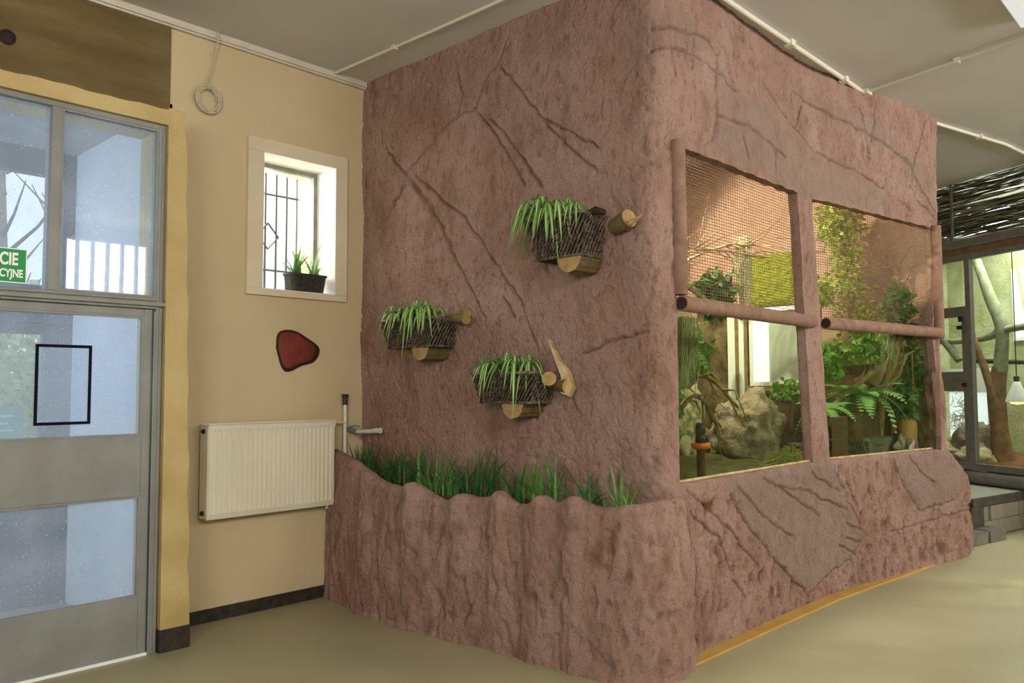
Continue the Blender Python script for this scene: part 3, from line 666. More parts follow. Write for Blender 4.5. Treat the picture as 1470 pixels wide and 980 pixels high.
OZ0, OZB, OZ1 = 0.974, 1.98, 2.912
O1L, O1R, O2L, O2R = D_ + 0.215, D_ + 1.93, D_ + 2.17, D_ + XK + 1.875
def spaced(bps, step):
    out = []
    for a, b in zip(bps[:-1], bps[1:]):
        n = max(1, int(round((b - a) / step))); out += list(np.linspace(a, b, n, endpoint=False))
    return np.array(out + [bps[-1]])
GAP = 0.07                     # depth of the window returns
OPEN = [(O1L, O1R, OZ0, OZ1), (O2L, O2R, OZ0, OZ1)]
def wall_grid(step=0.0092):
    s = spaced([0, D_, O1L, O1R, O2L, O2R, S_END], step); z = spaced([0, OZ0, OZ1, H], step)
    S, Z = np.meshgrid(s, z, indexing='ij')
    calm = np.ones(S.shape)        # relief fades where the plaster is finished round the openings
    for (a, b, c, e_) in OPEN:
        dd = np.maximum(np.maximum(a - S, S - b), np.maximum(c - Z, Z - e_)); calm = np.minimum(calm, 0.25 + 0.75 * smooth(0.0, 0.05, dd))
    # gentle waviness of the sheet's own lines, the leaning post, the swollen foot at the right end
    zt = np.clip((Z - OZ0) / (OZ1 - OZ0), 0, 1)
    post = smooth(O1R - 0.45, O1R, S) * (1 - smooth(O2L, O2L + 0.45, S))
    Sx = S + post * (0.075 - 0.15 * zt)
    endw = smooth(S_END - 0.75, S_END, S)
    foot = smooth(1.06, 0.55, Z)
    Sx = Sx + endw * foot * (0.40 + 0.05 * np.sin(Z * 9)) + endw * (1 - foot) * 0.04 * np.sin(Z * 5 + 1)
    X, Y, NX, NY = path(Sx)
    front = smooth(D_ - 0.05, D_ + 0.12, S)
    lowf = front * smooth(1.0, 0.9, Z)
    # relief
    d = 0.016 * fbm(X * 1.3, Y * 1.3, Z * 1.3, 3)
    d += 0.007 * fbm(X * 6, Y * 6, Z * 5, 4)
    slab = np.zeros(S.shape)
    WS = S + 0.05 * gnoise(X * 7, Y * 7, Z * 7) + 0.02 * gnoise(X * 23, Y * 23, Z * 23); WZ = Z + 0.05 * gnoise(X * 7 + 9, Y * 7, Z * 7)
    slab_b = soft_poly(WS, WZ, [(3.42, 0.97), (3.42, 0.87), (3.66, 0.64), (3.94, 0.43), (4.25, 0.23), (4.5, 0.07), (5.11, 0.23), (5.38, 0.38), (5.2, 0.6), (4.92, 0.88), (4.85, 0.97)]) + soft_poly(WS, WZ, [(5.83, 0.97), (5.83, 0.93), (5.99, 0.7), (6.16, 0.49), (6.49, 0.53), (6.75, 0.8), (6.75, 0.97)])
    slab_f = soft_poly(WS, WZ, [(3.36, 3.5), (3.56, 3.39), (4.01, 3.45), (4.25, 3.46), (4.6, 3.37), (4.92, 3.27), (5.79, 3.13), (5.9, 2.95), (4.9, 2.91), (3.31, 2.95)]) + soft_poly(WS, WZ, [(4.57, 3.64), (5.08, 3.59), (5.89, 3.49), (6.6, 3.1), (6.72, 3.0), (6.72, 3.3), (5.6, 3.72)])
    slab_c = soft_poly(WS, WZ, [(2.45, 3.35), (2.5, 3.55), (2.68, 3.66), (2.98, 3.69), (3.3, 3.65), (3.25, 3.55), (2.9, 3.5), (2.72, 3.45), (2.6, 3.33)])
    slab = np.clip(0.62 * slab_b + 0.55 * slab_f + 0.40 * slab_c, 0, 0.7)
    rough = 1 - 0.6 * np.clip(slab * 1.6, 0, 1)
    pit = gnoise(X * 24, Y * 24, Z * 18)
    d -= 0.022 * np.clip(pit - 0.20, 0, 1) * rough
    d -= 0.016 * np.clip(gnoise(X * 47 + 3, Y * 47, Z * 38) - 0.15, 0, 1) * rough
    d += 0.003 * gnoise(X * 36, Y * 36, Z * 30) * rough
    ridg = 1 - np.abs(gnoise(X * 13, Y * 13, Z * 8))
    d += 0.002 * ridg * rough
    d *= calm
    crag = np.clip(gnoise(X * 16 + 9, Y * 16, Z * 8) - 0.10, 0, 1)
    d -= 0.070 * crag * lowf * rough * calm * (1 - 0.3 * smooth(0.3, 0.9, Z))
    dist = seg_dist(S + 0.012 * gnoise(X * 14, Y * 14, Z * 14), Z + 0.012 * gnoise(X * 14 + 5, Y * 14, Z * 14), LEFT + FASCIA + BASE)
    d -= 0.018 * np.exp(-(dist / 0.0065) ** 2) - 0.002 * np.exp(-((dist - 0.025) / 0.014) ** 2)
    stain = 0.75 * np.exp(-(dist / 0.008) ** 2) * (0.6 + 0.8 * np.clip(gnoise(X * 9, Y * 9, Z * 9), -0.5, 0.5)) + (0.25 + 0.75 * lowf) * 2.6 * np.clip(gnoise(X * 16 + 9.3, Y * 16, Z * 8) - 0.16, 0, 0.4) * np.clip(0.5 + 1.5 * gnoise(X * 3 + 2, Y * 3, Z * 2), 0, 1) * rough
    # big forms: base flares and swells, fascia leans out over the mesh
    d += lowf * (0.012 + 0.022 * np.sin(Sx * 2.3 + 0.5) * smooth(0.95, 0.5, Z) * smooth(0.0, 0.4, Z) + 0.012 * smooth(0.1, 0.0, Z) * gnoise(Sx * 7, Z * 0 + 3, Z * 5))
    d += slab_b * 0.012
    d += 0.03 * front * smooth(2.95, 3.15, Z) * (0.5 + 0.5 * np.sin(Sx * 2.1 + 1.2)) + 0.012 * slab_f
    d += endw * foot * (0.05 * np.sin((Z - 0.05) * 3.3))
    d += 0.018 * endw * smooth(1.6, 1.0, Z)
    Xo = X + NX * d; Yo = Y + NY * d
    ez = 0.010 * gnoise(S * 9, Z * 9 + 2, S * 0) * ((Z > 0.05) & (Z < H - 0.02))
    es = 0.008 * gnoise(S * 8 + 7, Z * 8, S * 0) * (S > 0.02)
    Zo = Z + ez
    px, py, _, _ = path(np.clip(Sx + es, 0, 99))
    Xo += px - X; Yo += py - Y
    V = np.stack([Xo, Yo, Zo], -1)
    gs = np.gradient(V, axis=0); gz = np.gradient(V, axis=1)
    Nn = np.cross(gs, gz); Nn /= np.linalg.norm(Nn, axis=2)[..., None] + 1e-12
    flip = (Nn[..., 0] * NX + Nn[..., 1] * NY) < 0
    Nn[flip] *= -1
    return s, z, S, Z, V - ENC, Nn, np.stack([NX, NY, NX * 0], -1), np.stack([np.clip(slab, 0, 1), np.clip(stain, 0, 1)], -1)
def wall_part(name, g, i0, i1, openings, label):
    s, z, S, Z, V, Nn, B, slab = g
    sl = slice(i0, i1 + 1); S, Z, V, Nn, B, slab = S[sl], Z[sl], V[sl], Nn[sl], B[sl], slab[sl]
    ns, nz = S.shape; I = np.arange(ns * nz).reshape(ns, nz)
    sc = (S[:-1, :-1] + S[1:, 1:]) / 2; zc = (Z[:-1, :-1] + Z[1:, 1:]) / 2
    keep = np.ones(sc.shape, bool)
    for (a, b, c, e_) in openings: keep &= ~((sc > a) & (sc < b) & (zc > c) & (zc < e_))
    Q = np.stack([I[:-1, :-1], I[1:, :-1], I[1:, 1:], I[:-1, 1:]], -1)[keep]
    # orient outwards
    q0 = Q[0]; P = V.reshape(-1, 3); nq_ = np.cross(P[q0[1]] - P[q0[0]], P[q0[3]] - P[q0[0]])
    if nq_ @ B.reshape(-1, 3)[q0[0]] < 0: Q = Q[:, ::-1]
    verts = [P]; norms = [Nn.reshape(-1, 3)]; slabs = [slab.reshape(-1, 2)]; faces = [Q]; off = len(P)
    # window returns: rings of their own, going straight back into the wall
    for (a, b, c, e_) in openings:
        ia, ib = np.argmin(abs(S[:, 0] - a)), np.argmin(abs(S[:, 0] - b)); ka, kb = np.argmin(abs(Z[0] - c)), np.argmin(abs(Z[0] - e_))
        ring = [(i, ka) for i in range(ia, ib)] + [(ib, k) for k in range(ka, kb)] + [(i, kb) for i in range(ib, ia, -1)] + [(ia, k) for k in range(kb, ka, -1)]
        rn = [(0, 0, 1)] * (ib - ia) + [None] * (kb - ka) + [(0, 0, -1)] * (ib - ia) + [None] * (kb - ka)
        idx = np.array([I[r] for r in ring]); p0 = P[idx]; bb = B.reshape(-1, 3)[idx]; m = len(ring)
        rad = np.array([0.0 if k else 0.0 for k in range(m)])
        cent = p0.mean(0); inw = cent - p0; inw -= bb * (inw * bb).sum(1)[:, None]
        nr = np.zeros((m, 3)); n1 = ib - ia; n2 = kb - ka
        nr[:n1] = (0, 0, 1); nr[n1 + n2:2 * n1 + n2] = (0, 0, -1)
        tdir = np.stack([-bb[:, 1], bb[:, 0], 0 * bb[:, 0]], -1)
        sgn = np.sign((inw * tdir).sum(1))[:, None]
        nr[n1:n1 + n2] = (tdir * sgn)[n1:n1 + n2]; nr[2 * n1 + n2:] = (tdir * sgn)[2 * n1 + n2:]
        base_d = ((p0 - p0.mean(0)) * bb).sum(1)
        lay = [p0, p0 - bb * 0.03 + nr * 0.003, p0 - bb * GAP]
        for l in lay: verts.append(l); norms.append(nr); slabs.append(np.zeros((m, 2)))
        fq = []
        for L_ in range(2):
            for k in range(m):
                k2 = (k + 1) % m; fq.append((off + L_ * m + k, off + L_ * m + k2, off + (L_ + 1) * m + k2, off + (L_ + 1) * m + k))
        fq = np.array(fq); pa = np.concatenate(verts); t = fq[3]; nf_ = np.cross(pa[t[1]] - pa[t[0]], pa[t[3]] - pa[t[0]])
        if nf_[2] < 0: fq = fq[:, ::-1]
        faces.append(fq); off += 3 * m
    V_ = np.concatenate(verts); N_ = np.concatenate(norms); A_ = np.concatenate(slabs); F_ = np.concatenate(faces)
    used = np.zeros(len(V_), bool); used[F_.ravel()] = True
    remap = np.cumsum(used) - 1; V_, N_, A_ = V_[used], N_[used], A_[used]; F_ = remap[F_]
    me = bpy.data.meshes.new(name)
    me.vertices.add(len(V_)); me.vertices.foreach_set('co', V_.ravel())
    me.loops.add(F_.size); me.loops.foreach_set('vertex_index', F_.ravel().astype(np.int32))
    me.polygons.add(len(F_)); me.polygons.foreach_set('loop_start', np.arange(0, F_.size, 4, dtype=np.int32))
    me.polygons.foreach_set('use_smooth', np.ones(len(F_), bool))
    me.update(calc_edges=True)
    for k, nm in enumerate(('slab', 'stain')):
        at = me.attributes.new(nm, 'FLOAT', 'POINT'); at.data.foreach_set('value', np.ascontiguousarray(A_[:, k]).astype(np.float32))
    me.normals_split_custom_set_from_vertices(N_)
    o = link_mesh(name, me, M['plaster'], enc); o['label'] = label
    return o
G = wall_grid()
ic = int(np.argmin(abs(G[0] - D_)))
wall_part('side_wall', G, 0, ic, [], 'pink plaster side wall carrying the woven baskets')
wall_part('front_wall', G, ic, len(G[0]) - 1, OPEN, 'pink and taupe plaster front with two window openings')

def enc_part(mb, name, m, smooth_=False, parent=None, lab=None):
    mb.off = tuple(ENC); mb.v = [(a - ENC[0], b - ENC[1], c - ENC[2]) for a, b, c in mb.v]
    o = mb.build(name, m, parent or enc, smooth=smooth_)
    if lab: o['label'] = lab
    return o
def fp(S, off=0.0):
    x, y, nx, ny = path(np.array([float(S)])); return float(x[0] + nx[0] * off), float(y[0] + ny[0] * off)
# planter trough: plan outline of its outer foot, swept with a profile
PLAN = [(-0.30, 0.0), (-0.37, -0.30), (-0.41, -0.62), (-0.41, -1.15), (-0.35, -1.67), (-0.33, -2.2), (-0.315, -2.50), (-0.25, -2.70), (-0.12, -2.79), (0.04, -2.80), (0.22, -2.745), (0.34, -2.68)]
RIM = [(0.0, 1.075), (0.3, 1.035), (0.45, 1.005), (0.57, 0.958), (0.77, 0.90), (0.93, 0.885), (1.09, 0.908), (1.35, 0.828), (1.53, 0.868), (1.66, 0.866), (1.8, 0.906), (1.92, 0.846), (2.02, 0.865), (2.12, 0.906), (2.2, 0.878), (2.33, 0.916), (2.49, 0.888), (2.74, 0.915), (2.9, 0.95), (3.05, 0.985), (3.2, 0.99), (3.4, 0.975)]
def catmull(P, n):
    P = [np.array(p, float) for p in P]; P = [2 * P[0] - P[1]] + P + [2 * P[-1] - P[-2]]; out = []
    for i in range(1, len(P) - 2):
        for k in range(n):
            t = k / n; a, b, c, d = P[i - 1], P[i], P[i + 1], P[i + 2]
            out.append(0.5 * ((2 * b) + (-a + c) * t + (2 * a - 5 * b + 4 * c - d) * t * t + (-a + 3 * b - 3 * c + d) * t ** 3))
    out.append(P[-2]); return np.array(out)
pl = catmull(PLAN, 40)
seg = np.hypot(*np.diff(pl, axis=0).T); cum = np.concatenate([[0], np.cumsum(seg)])
T = np.arange(0, cum[-1], 0.0092); PXY = np.stack([np.interp(T, cum, pl[:, 0]), np.interp(T, cum, pl[:, 1])], -1)
tan = np.gradient(PXY, axis=0); tan /= np.linalg.norm(tan, axis=1)[:, None]
OUT = np.stack([tan[:, 1], -tan[:, 0]], -1)      # points away from the enclosure
yk = np.where(T < np.interp(2.70, -PXY[:, 1], T), -PXY[:, 1], 2.70 + T - np.interp(2.70, -PXY[:, 1], T))
rim = np.interp(yk, [a for a, b in RIM], [b for a, b in RIM])
k_ = np.exp(-0.5 * (np.arange(-4, 5) / 1.5) ** 2); k_ /= k_.sum(); rim = np.convolve(np.pad(rim, 4, 'edge'), k_, 'valid')
bumps = np.zeros_like(T)
for c in (0.62, 1.09, 1.50, 1.80, 2.12, 2.33): bumps += np.exp(-((yk - c) / 0.07) ** 2)
rim = rim + 0.022 * bumps - 0.006
# profile: q 0..1 up the outside, 1..1.35 over the crest, then down inside
prof = []
nq = 100
for i in range(nq): prof.append((i / (nq - 1), 0))
for i in range(1, 11): prof.append((1.0, i / 10 * math.pi))
for i in range(1, 8): prof.append((1.0 - 0.03 * i, 9))
PST = np.zeros((len(T), len(prof))); VV = np.zeros((len(T), len(prof), 3)); wth = 0.045 * np.ones_like(T)
taper = smooth(0.0, 0.10, cum[-1] - T)
for j, (h, ph) in enumerate(prof):
    if ph == 0:
        z = h * (rim - wth); off = 0.03 * (1 - h) ** 6 + 0.02 * math.sin(h * math.pi) - 0.01 * h
    elif ph <= math.pi + 0.01:
        z = rim - wth + wth * math.sin(ph); off = -0.01 - wth * (1 - math.cos(ph))
    else:
        z = h * (rim - wth); off = -0.01 - 2 * wth - 0.01 * (1 - h)
    x0, y0 = PXY[:, 0], PXY[:, 1]
    zz = z + 0 * T
    d = 0.052 * bumps * (0.35 + 0.65 * h) + 0.016 * fbm(x0 * 2.2, y0 * 2.2, zz * 1.2, 3) + 0.016 * fbm(x0 * 8, y0 * 8, zz * 1.8, 3) - 0.018 * np.clip(gnoise(x0 * 24, y0 * 24, zz * 18) - 0.2, 0, 1) - 0.014 * np.clip(gnoise(x0 * 47 + 3, y0 * 47, zz * 38) - 0.15, 0, 1)
    crag = np.clip(gnoise(x0 * 17 + 9, y0 * 17, zz * 7) - 0.12, 0, 1); d -= 0.060 * crag * (1 - h ** 6)
    d += 0.002 * (1 - np.abs(gnoise(x0 * 13, y0 * 13, zz * 8))) + 0.02 * max(0, 0.1 - h) * 10 * gnoise(x0 * 9, y0 * 9, zz * 5)
    PST[:, j] = np.clip(1.3 * np.clip(gnoise(x0 * 16 + 9.3, y0 * 16, zz * 7) - 0.14, 0, 0.4) * np.clip(0.5 + 1.5 * gnoise(x0 * 3 + 2, y0 * 3, zz * 2), 0, 1), 0, 1) * (ph == 0)
    d = d * (1 if ph <= math.pi * 0.5 else 0.4)
    off = off + d - 0.03 * (1 - taper)
    VV[:, j, 0] = x0 + OUT[:, 0] * off; VV[:, j, 1] = np.minimum(y0 + OUT[:, 1] * off, -0.002); VV[:, j, 2] = zz + (0.006 * gnoise(x0 * 9, y0 * 9, zz * 9) if h > 0.05 else 0)
ns, nz = VV.shape[:2]
I = np.arange(ns * nz).reshape(ns, nz)
Q = np.stack([I[:-1, :-1], I[1:, :-1], I[1:, 1:], I[:-1, 1:]], -1).reshape(-1, 4)
mb = MB(); mb.v = [tuple(p) for p in VV.reshape(-1, 3)]; mb.f = [tuple(int(i) for i in q) for q in Q]; mb.m = [0] * len(mb.f)
pt = enc_part(mb, 'planter_trough', M['plaster'], True, lab='pink plaster planter trough with a wavy rim')
at = pt.data.attributes.new('stain', 'FLOAT', 'POINT'); at.data.foreach_set('value', PST.reshape(-1).astype(np.float32))
# soil in the trough
mb = MB(); nsx, nsy = 16, 70; vs_ = []; fs = []
for i in range(nsy):
    y = -0.02 - 2.72 * i / (nsy - 1)
    xo = np.interp(-y, -PXY[:330, 1], PXY[:330, 0]) + 0.06 if -y < 2.5 else -0.24 + (-y - 2.5) * 0.35
    for k in range(nsx):
        x = xo + (0.03 - xo) * k / (nsx - 1)
        vs_.append((x, y, 0.815 + 0.012 * float(gnoise(np.array(x * 11), np.array(y * 11), np.array(0.3))) + 0.02 * k / nsx + (0.10 * max(0, 1 - (-y) / 0.5))))
for i in range(nsy - 1):
    for k in range(nsx - 1): fs.append((i * nsx + k, (i + 1) * nsx + k, (i + 1) * nsx + k + 1, i * nsx + k + 1))
mb.add(vs_, fs); enc_part(mb, 'soil', M['soil'], True).__setitem__('kind', 'stuff')

# pipes, mesh and glass of the two fronts
def pipe(name, p0, p1, r, lab=None):
    a, b = Vector(p0), Vector(p1); dv = (b - a).normalized(); mb = MB()
    mb.tube([a, a + dv * 0.004, b - dv * 0.004, b], [r * 0.93, r, r, r * 0.93], 20, 0, cap=False)
    mb.tube([a + dv * 0.06, a], [r * 0.8, r * 0.8], 20, 1, cap=True); mb.tube([b - dv * 0.06, b], [r * 0.8, r * 0.8], 20, 1, cap=True)
    # ring ends
    for e_ in (a, b):
        u_ = dv.orthogonal().normalized(); w_ = dv.cross(u_); n = 20; vs_ = []; fs = []
        for rr in (r * 0.93, r * 0.8):
            for k in range(n): vs_.append(tuple(e_ + (u_ * math.cos(2 * math.pi * k / n) + w_ * math.sin(2 * math.pi * k / n)) * rr))
        for k in range(n): fs.append((k, (k + 1) % n, n + (k + 1) % n, n + k))
        mb.add(vs_, fs)
    return enc_part(mb, name, [M['pipe'], M['pipe_shade']], True, lab=lab)
def P3(S, off, z): x, y = fp(S, off); return (x, y, z)
pipe('crossbar_pipe', P3(O1L - 0.005, 0.03, 1.99), P3(O1R + 0.05, 0.03, 1.985), 0.046)
pipe('crossbar_pipe', P3(O2L + 0.02, 0.03, 1.985), P3(O2R + 0.02, 0.03, 1.985), 0.046)
pipe('upright_pipe', P3(O1L + 0.01, 0.015, 2.04), P3(O1L + 0.005, 0.015, 2.93), 0.044)
pipe('upright_pipe', P3(O2R + 0.03, 0.02, 1.94), P3(O2R + 0.03, 0.02, 2.93), 0.046)
def wire_mesh(S0, S1, z0, z1, inset=-0.05):
    mb = MB(); r = 0.0016
    nc = int((S1 - S0) / 0.030); nr = int((z1 - z0) / 0.0195)
    for i in range(nc + 1):
        s = S0 + (S1 - S0) * i / nc; mb.tube([P3(s, inset, z0), P3(s, inset, z1)], r * 0.9, 4, cap=False)
    for k in range(nr + 1):
        z = z0 + (z1 - z0) * k / nr; mb.tube([P3(S0, inset + 0.002, z), P3((S0 + S1) / 2, inset + 0.002, z), P3(S1, inset + 0.002, z)], r * 1.15, 4, cap=False)
    return enc_part(mb, 'wire_mesh', M['wire'], lab='fine welded wire mesh')
wire_mesh(O1L - 0.02, O1R + 0.06, 1.97, OZ1 + 0.02)
wire_mesh(O2L - 0.08, O2R + 0.02, 1.97, OZ1 + 0.02)
def glass(S0, S1):
    mb = MB(); a = P3(S0, -0.055, 0.94); b = P3(S1, -0.055, 0.94); a2_ = P3(S0, -0.061, 0.94); b2 = P3(S1, -0.061, 0.94); z = 1.985
    vs_ = [a, b, (b[0], b[1], z), (a[0], a[1], z), a2_, b2, (b2[0], b2[1], z), (a2_[0], a2_[1], z)]
    mb.add(vs_, [(0, 1, 2, 3), (7, 6, 5, 4), (0, 4, 5, 1), (2, 6, 7, 3), (1, 5, 6, 2), (0, 3, 7, 4)])
    return enc_part(mb, 'glass_pane', M['glass_green'])
glass(O1L - 0.03, O1R + 0.10); glass(O2L - 0.02, O2R + 0.03)
mb = MB(); mb.tube([P3(O1L, -0.03, OZ0 + 0.008), P3(O1R + 0.08, -0.03, OZ0 + 0.008)], 0.008, 8); enc_part(mb, 'glass_bead', M['palewood'])
mb = MB(); mb.tube([P3(O2L + 0.08, -0.03, OZ0 + 0.008), P3(O2R, -0.03, OZ0 + 0.008)], 0.008, 8); enc_part(mb, 'glass_bead', M['palewood'])
# inner walls and ground
def rough_sheet(name, p0, p1, z0, z1, m, step=0.05, amp=0.03, seed=0.0, lab=None):
    p0 = np.array(p0, float); p1 = np.array(p1, float); L_ = np.linalg.norm(p1 - p0); n1 = max(2, int(L_ / step)); n2 = max(2, int((z1 - z0) / step))
    t = (p1 - p0) / L_; nn = np.array([t[1], -t[0]])
    a, z = np.meshgrid(np.linspace(0, L_, n1), np.linspace(z0, z1, n2), indexing='ij')
    d = amp * fbm(a * 2.2 + seed, z * 2.2, a * 0 + seed, 4)
    V = np.stack([p0[0] + t[0] * a + nn[0] * d, p0[1] + t[1] * a + nn[1] * d, z], -1)
    I = np.arange(n1 * n2).reshape(n1, n2); Q = np.stack([I[:-1, :-1], I[1:, :-1], I[1:, 1:], I[:-1, 1:]], -1).reshape(-1, 4)
    mb = MB(); mb.v = [tuple(p) for p in V.reshape(-1, 3)]; mb.f = [tuple(int(i) for i in q) for q in Q]; mb.m = [0] * len(mb.f)
    return enc_part(mb, name, m, True, lab=lab)
EX, BY = 3.95, -0.55
rough_sheet('inner_back_wall', (0.1, BY), (EX + 0.02, BY), 0.0, H, M['plaster_in'], lab='terracotta coloured inner back wall')
rough_sheet('inner_end_wall', (EX, BY + 0.02), (EX, -3.0), 0.0, H, M['plaster_in'], 0.03, 0.03, 4.0, lab='terracotta coloured inner end wall')
mb = MB(); mb.box((EX + 0.06, -2.98, 0), (EX + 0.10, 0.0, H)); enc_part(mb, 'end_wall', M['plaster'])
mb = MB(); n1, n2 = 60, 36; vs_ = []; fs = []
gx = np.linspace(0.08, EX, n1); gy = np.linspace(-2.98, BY, n2)
GX, GY = np.meshgrid(gx, gy, indexing='ij'); GZ = 0.82 + 0.03 * fbm(GX * 2, GY * 2, GX * 0, 4) + 0.12 * smooth(-2.55, -1.9, GY) * smooth(0.6, 1.8, GX) + 0.1 * smooth(2.5, 3.5, GX)
GYc = np.maximum(GY, np.where(GX < XK, -D_ + 0.06, -D_ + 0.06 - (GX - XK) * math.tan(A2)))
for i in range(n1):
    for j in range(n2): vs_.append((GX[i, j], GYc[i, j], GZ[i, j]))
for i in range(n1 - 1):
    for j in range(n2 - 1): fs.append((i * n2 + j, (i + 1) * n2 + j, (i + 1) * n2 + j + 1, i * n2 + j + 1))
mb.add(vs_, fs); enc_part(mb, 'ground_cover', M['ground'], True).__setitem__('kind', 'stuff')
rough_sheet('cork_bark', (EX - 0.06, -1.86), (EX - 0.06, -2.97), 0.75, 1.72, M['cork'], 0.022, 0.07, 9.0, lab='dark cork bark sheet on the inner end wall')
rough_sheet('cork_bark', (1.2, BY - 0.08), (EX - 0.1, BY - 0.08), 0.75, 1.95, M['cork'], 0.03, 0.09, 3.0, lab='dark cork bark sheet along the inner back wall')
rough_sheet('cork_bark', (EX - 0.06, BY - 0.1), (EX - 0.06, -1.0), 0.75, 2.3, M['cork'], 0.025, 0.06, 6.0, lab='dark cork bark sheet in the inner corner')
# moss panel on the end wall
mb = MB(); n1, n2 = 40, 40; vs_ = []; fs = []
for i in range(n1):
    for j in range(n2):
        y = -1.235 - 0.50 * i / (n1 - 1); z = 2.33 + 0.52 * j / (n2 - 1) + 0.01 * math.sin(i * 1.3)
        ed = min(i, j, n1 - 1 - i, n2 - 1 - j); d = 0.012 + 0.035 * min(1, ed / 3) + 0.02 * float(gnoise(np.array(y * 40), np.array(z * 40), np.array(1.5)))
        vs_.append((EX - 0.03 - d, y, z))
for i in range(n1 - 1):
    for j in range(n2 - 1): fs.append((i * n2 + j, i * n2 + j + 1, (i + 1) * n2 + j + 1, (i + 1) * n2 + j))
mb.add(vs_, fs)
mp = enc_part(mb, 'moss_mat', M['moss'], True, lab='bright yellow-green moss mat on the inner end wall')
# window in the end wall, white posts and blind
wb = empty('window_6', (EX - 0.05, -1.5, 1.56)); struct(wb, 'white inner window under the moss mat in the pink enclosure', 'window')
def wbp(name, boxes, m):
    mb = MB(); mb.off = tuple(wb.location)
    for lo, hi in boxes: mb.box(lo, hi)
    return mb.build(name, m, wb)
x0, x1 = EX - 0.09, EX - 0.03
wbp('window_frame', [((x0, -1.82, 1.53), (x1, -1.26, 1.57)), ((x0, -1.82, 2.27), (x1, -1.26, 2.31)), ((x0, -1.29, 1.57), (x1, -1.26, 2.27)), ((x0, -1.82, 1.57), (x1, -1.79, 2.27))], M['whiteplastic'])
wbp('blind', [((x0 + 0.02, -1.46, 1.57), (x0 + 0.03, -1.29, 2.27))], M['blind'])
wbp('pane', [((x0 + 0.03, -1.79, 1.57), (x0 + 0.04, -1.46, 2.27))], M['greypane'])
wbp('sill', [((x0 - 0.05, -1.84, 1.48), (x1, -1.24, 1.53))], M['vine'])
wbp('post', [((x0, -1.10, 0.9), (x1, -1.02, 2.3))], M['whiteplastic'])
wbp('post', [((x0 + 0.01, -1.145, 0.9), (x1, -1.10, 2.3))], M['vine'])
wbp('post', [((x0, -1.20, 0.9), (x1, -1.145, 2.3))], M['whiteplastic'])
wbp('post', [((x0 + 0.01, -1.235, 0.9), (x1, -1.20, 2.3))], M['vine'])

# ------------------------------------------------------------------ furnishing of the pink enclosure
def rock(name, loc, size, m, seed, lab, cat='rock', group=None, rough=0.35, sub=5, freq=1.6, parent=None):
    bm = bmesh.new(); bmesh.ops.create_icosphere(bm, subdivisions=sub, radius=1.0)
    P = np.array([v.co[:] for v in bm.verts])
    r = 1 + rough * fbm(P[:, 0] * freq + seed, P[:, 1] * freq, P[:, 2] * freq, 5) - 0.5 * rough * np.abs(gnoise(P[:, 0] * 4 + seed, P[:, 1] * 4, P[:, 2] * 4))
    for v, k in zip(bm.verts, r): v.co = Vector((v.co.x * k * size[0], v.co.y * k * size[1], max(v.co.z * k * size[2], -0.55 * size[2])))
    me = bpy.data.meshes.new(name); bm.to_mesh(me); bm.free()
    me.polygons.foreach_set('use_smooth', [sub > 3] * len(me.polygons))
    o = link_mesh(name, me, m, parent); o.location = (loc[0], loc[1], loc[2] + 0.5 * size[2])
    if lab: tag(o, lab, cat, group)
    return o
rock('boulder', (2.70, -1.82, 0.92), (0.33, 0.30, 0.36), M['rock'], 2.0, 'craggy grey-brown boulder behind the first glass pane', rough=0.30, freq=1.3)
rock('boulder', (2.35, -1.35, 0.92), (0.24, 0.22, 0.42), M['sandrock'], 8.0, 'smoother tan boulder behind the drinker', rough=0.4)
# low stone ledges
for i, (x, y, sx, sy, h, lab) in enumerate([(3.3, -2.10, 0.45, 0.12, 0.13, 'flat grey stone slab at the foot of the boulder'), (3.4, -1.93, 0.45, 0.14, 0.24, 'second grey stone slab stacked behind the flat one'), (3.42, -2.66, 0.42, 0.06, 0.18, 'long grey stone ledge under the big fern')]):
    mb = MB(); bm = bmesh.new(); bmesh.ops.create_cube(bm, size=2.0); bmesh.ops.subdivide_edges(bm, edges=bm.edges[:], cuts=7, use_grid_fill=True)
    P = np.array([v.co[:] for v in bm.verts]); n_ = gnoise(P[:, 0] * 3 + i, P[:, 1] * 3, P[:, 2] * 3)
    for v, k in zip(bm.verts, n_): v.co = Vector((v.co.x * sx * (1 + 0.06 * k), v.co.y * sy * (1 + 0.2 * k), (v.co.z + 1) / 2 * h * (1 + 0.12 * k)))
    me = bpy.data.meshes.new('stone_slab'); bm.to_mesh(me); bm.free(); o = link_mesh('stone_slab', me, M['greyrock']); o.location = (x, y, 0.91)
    tag(o, lab, 'stone', 'stone slabs inside the pink enclosure')

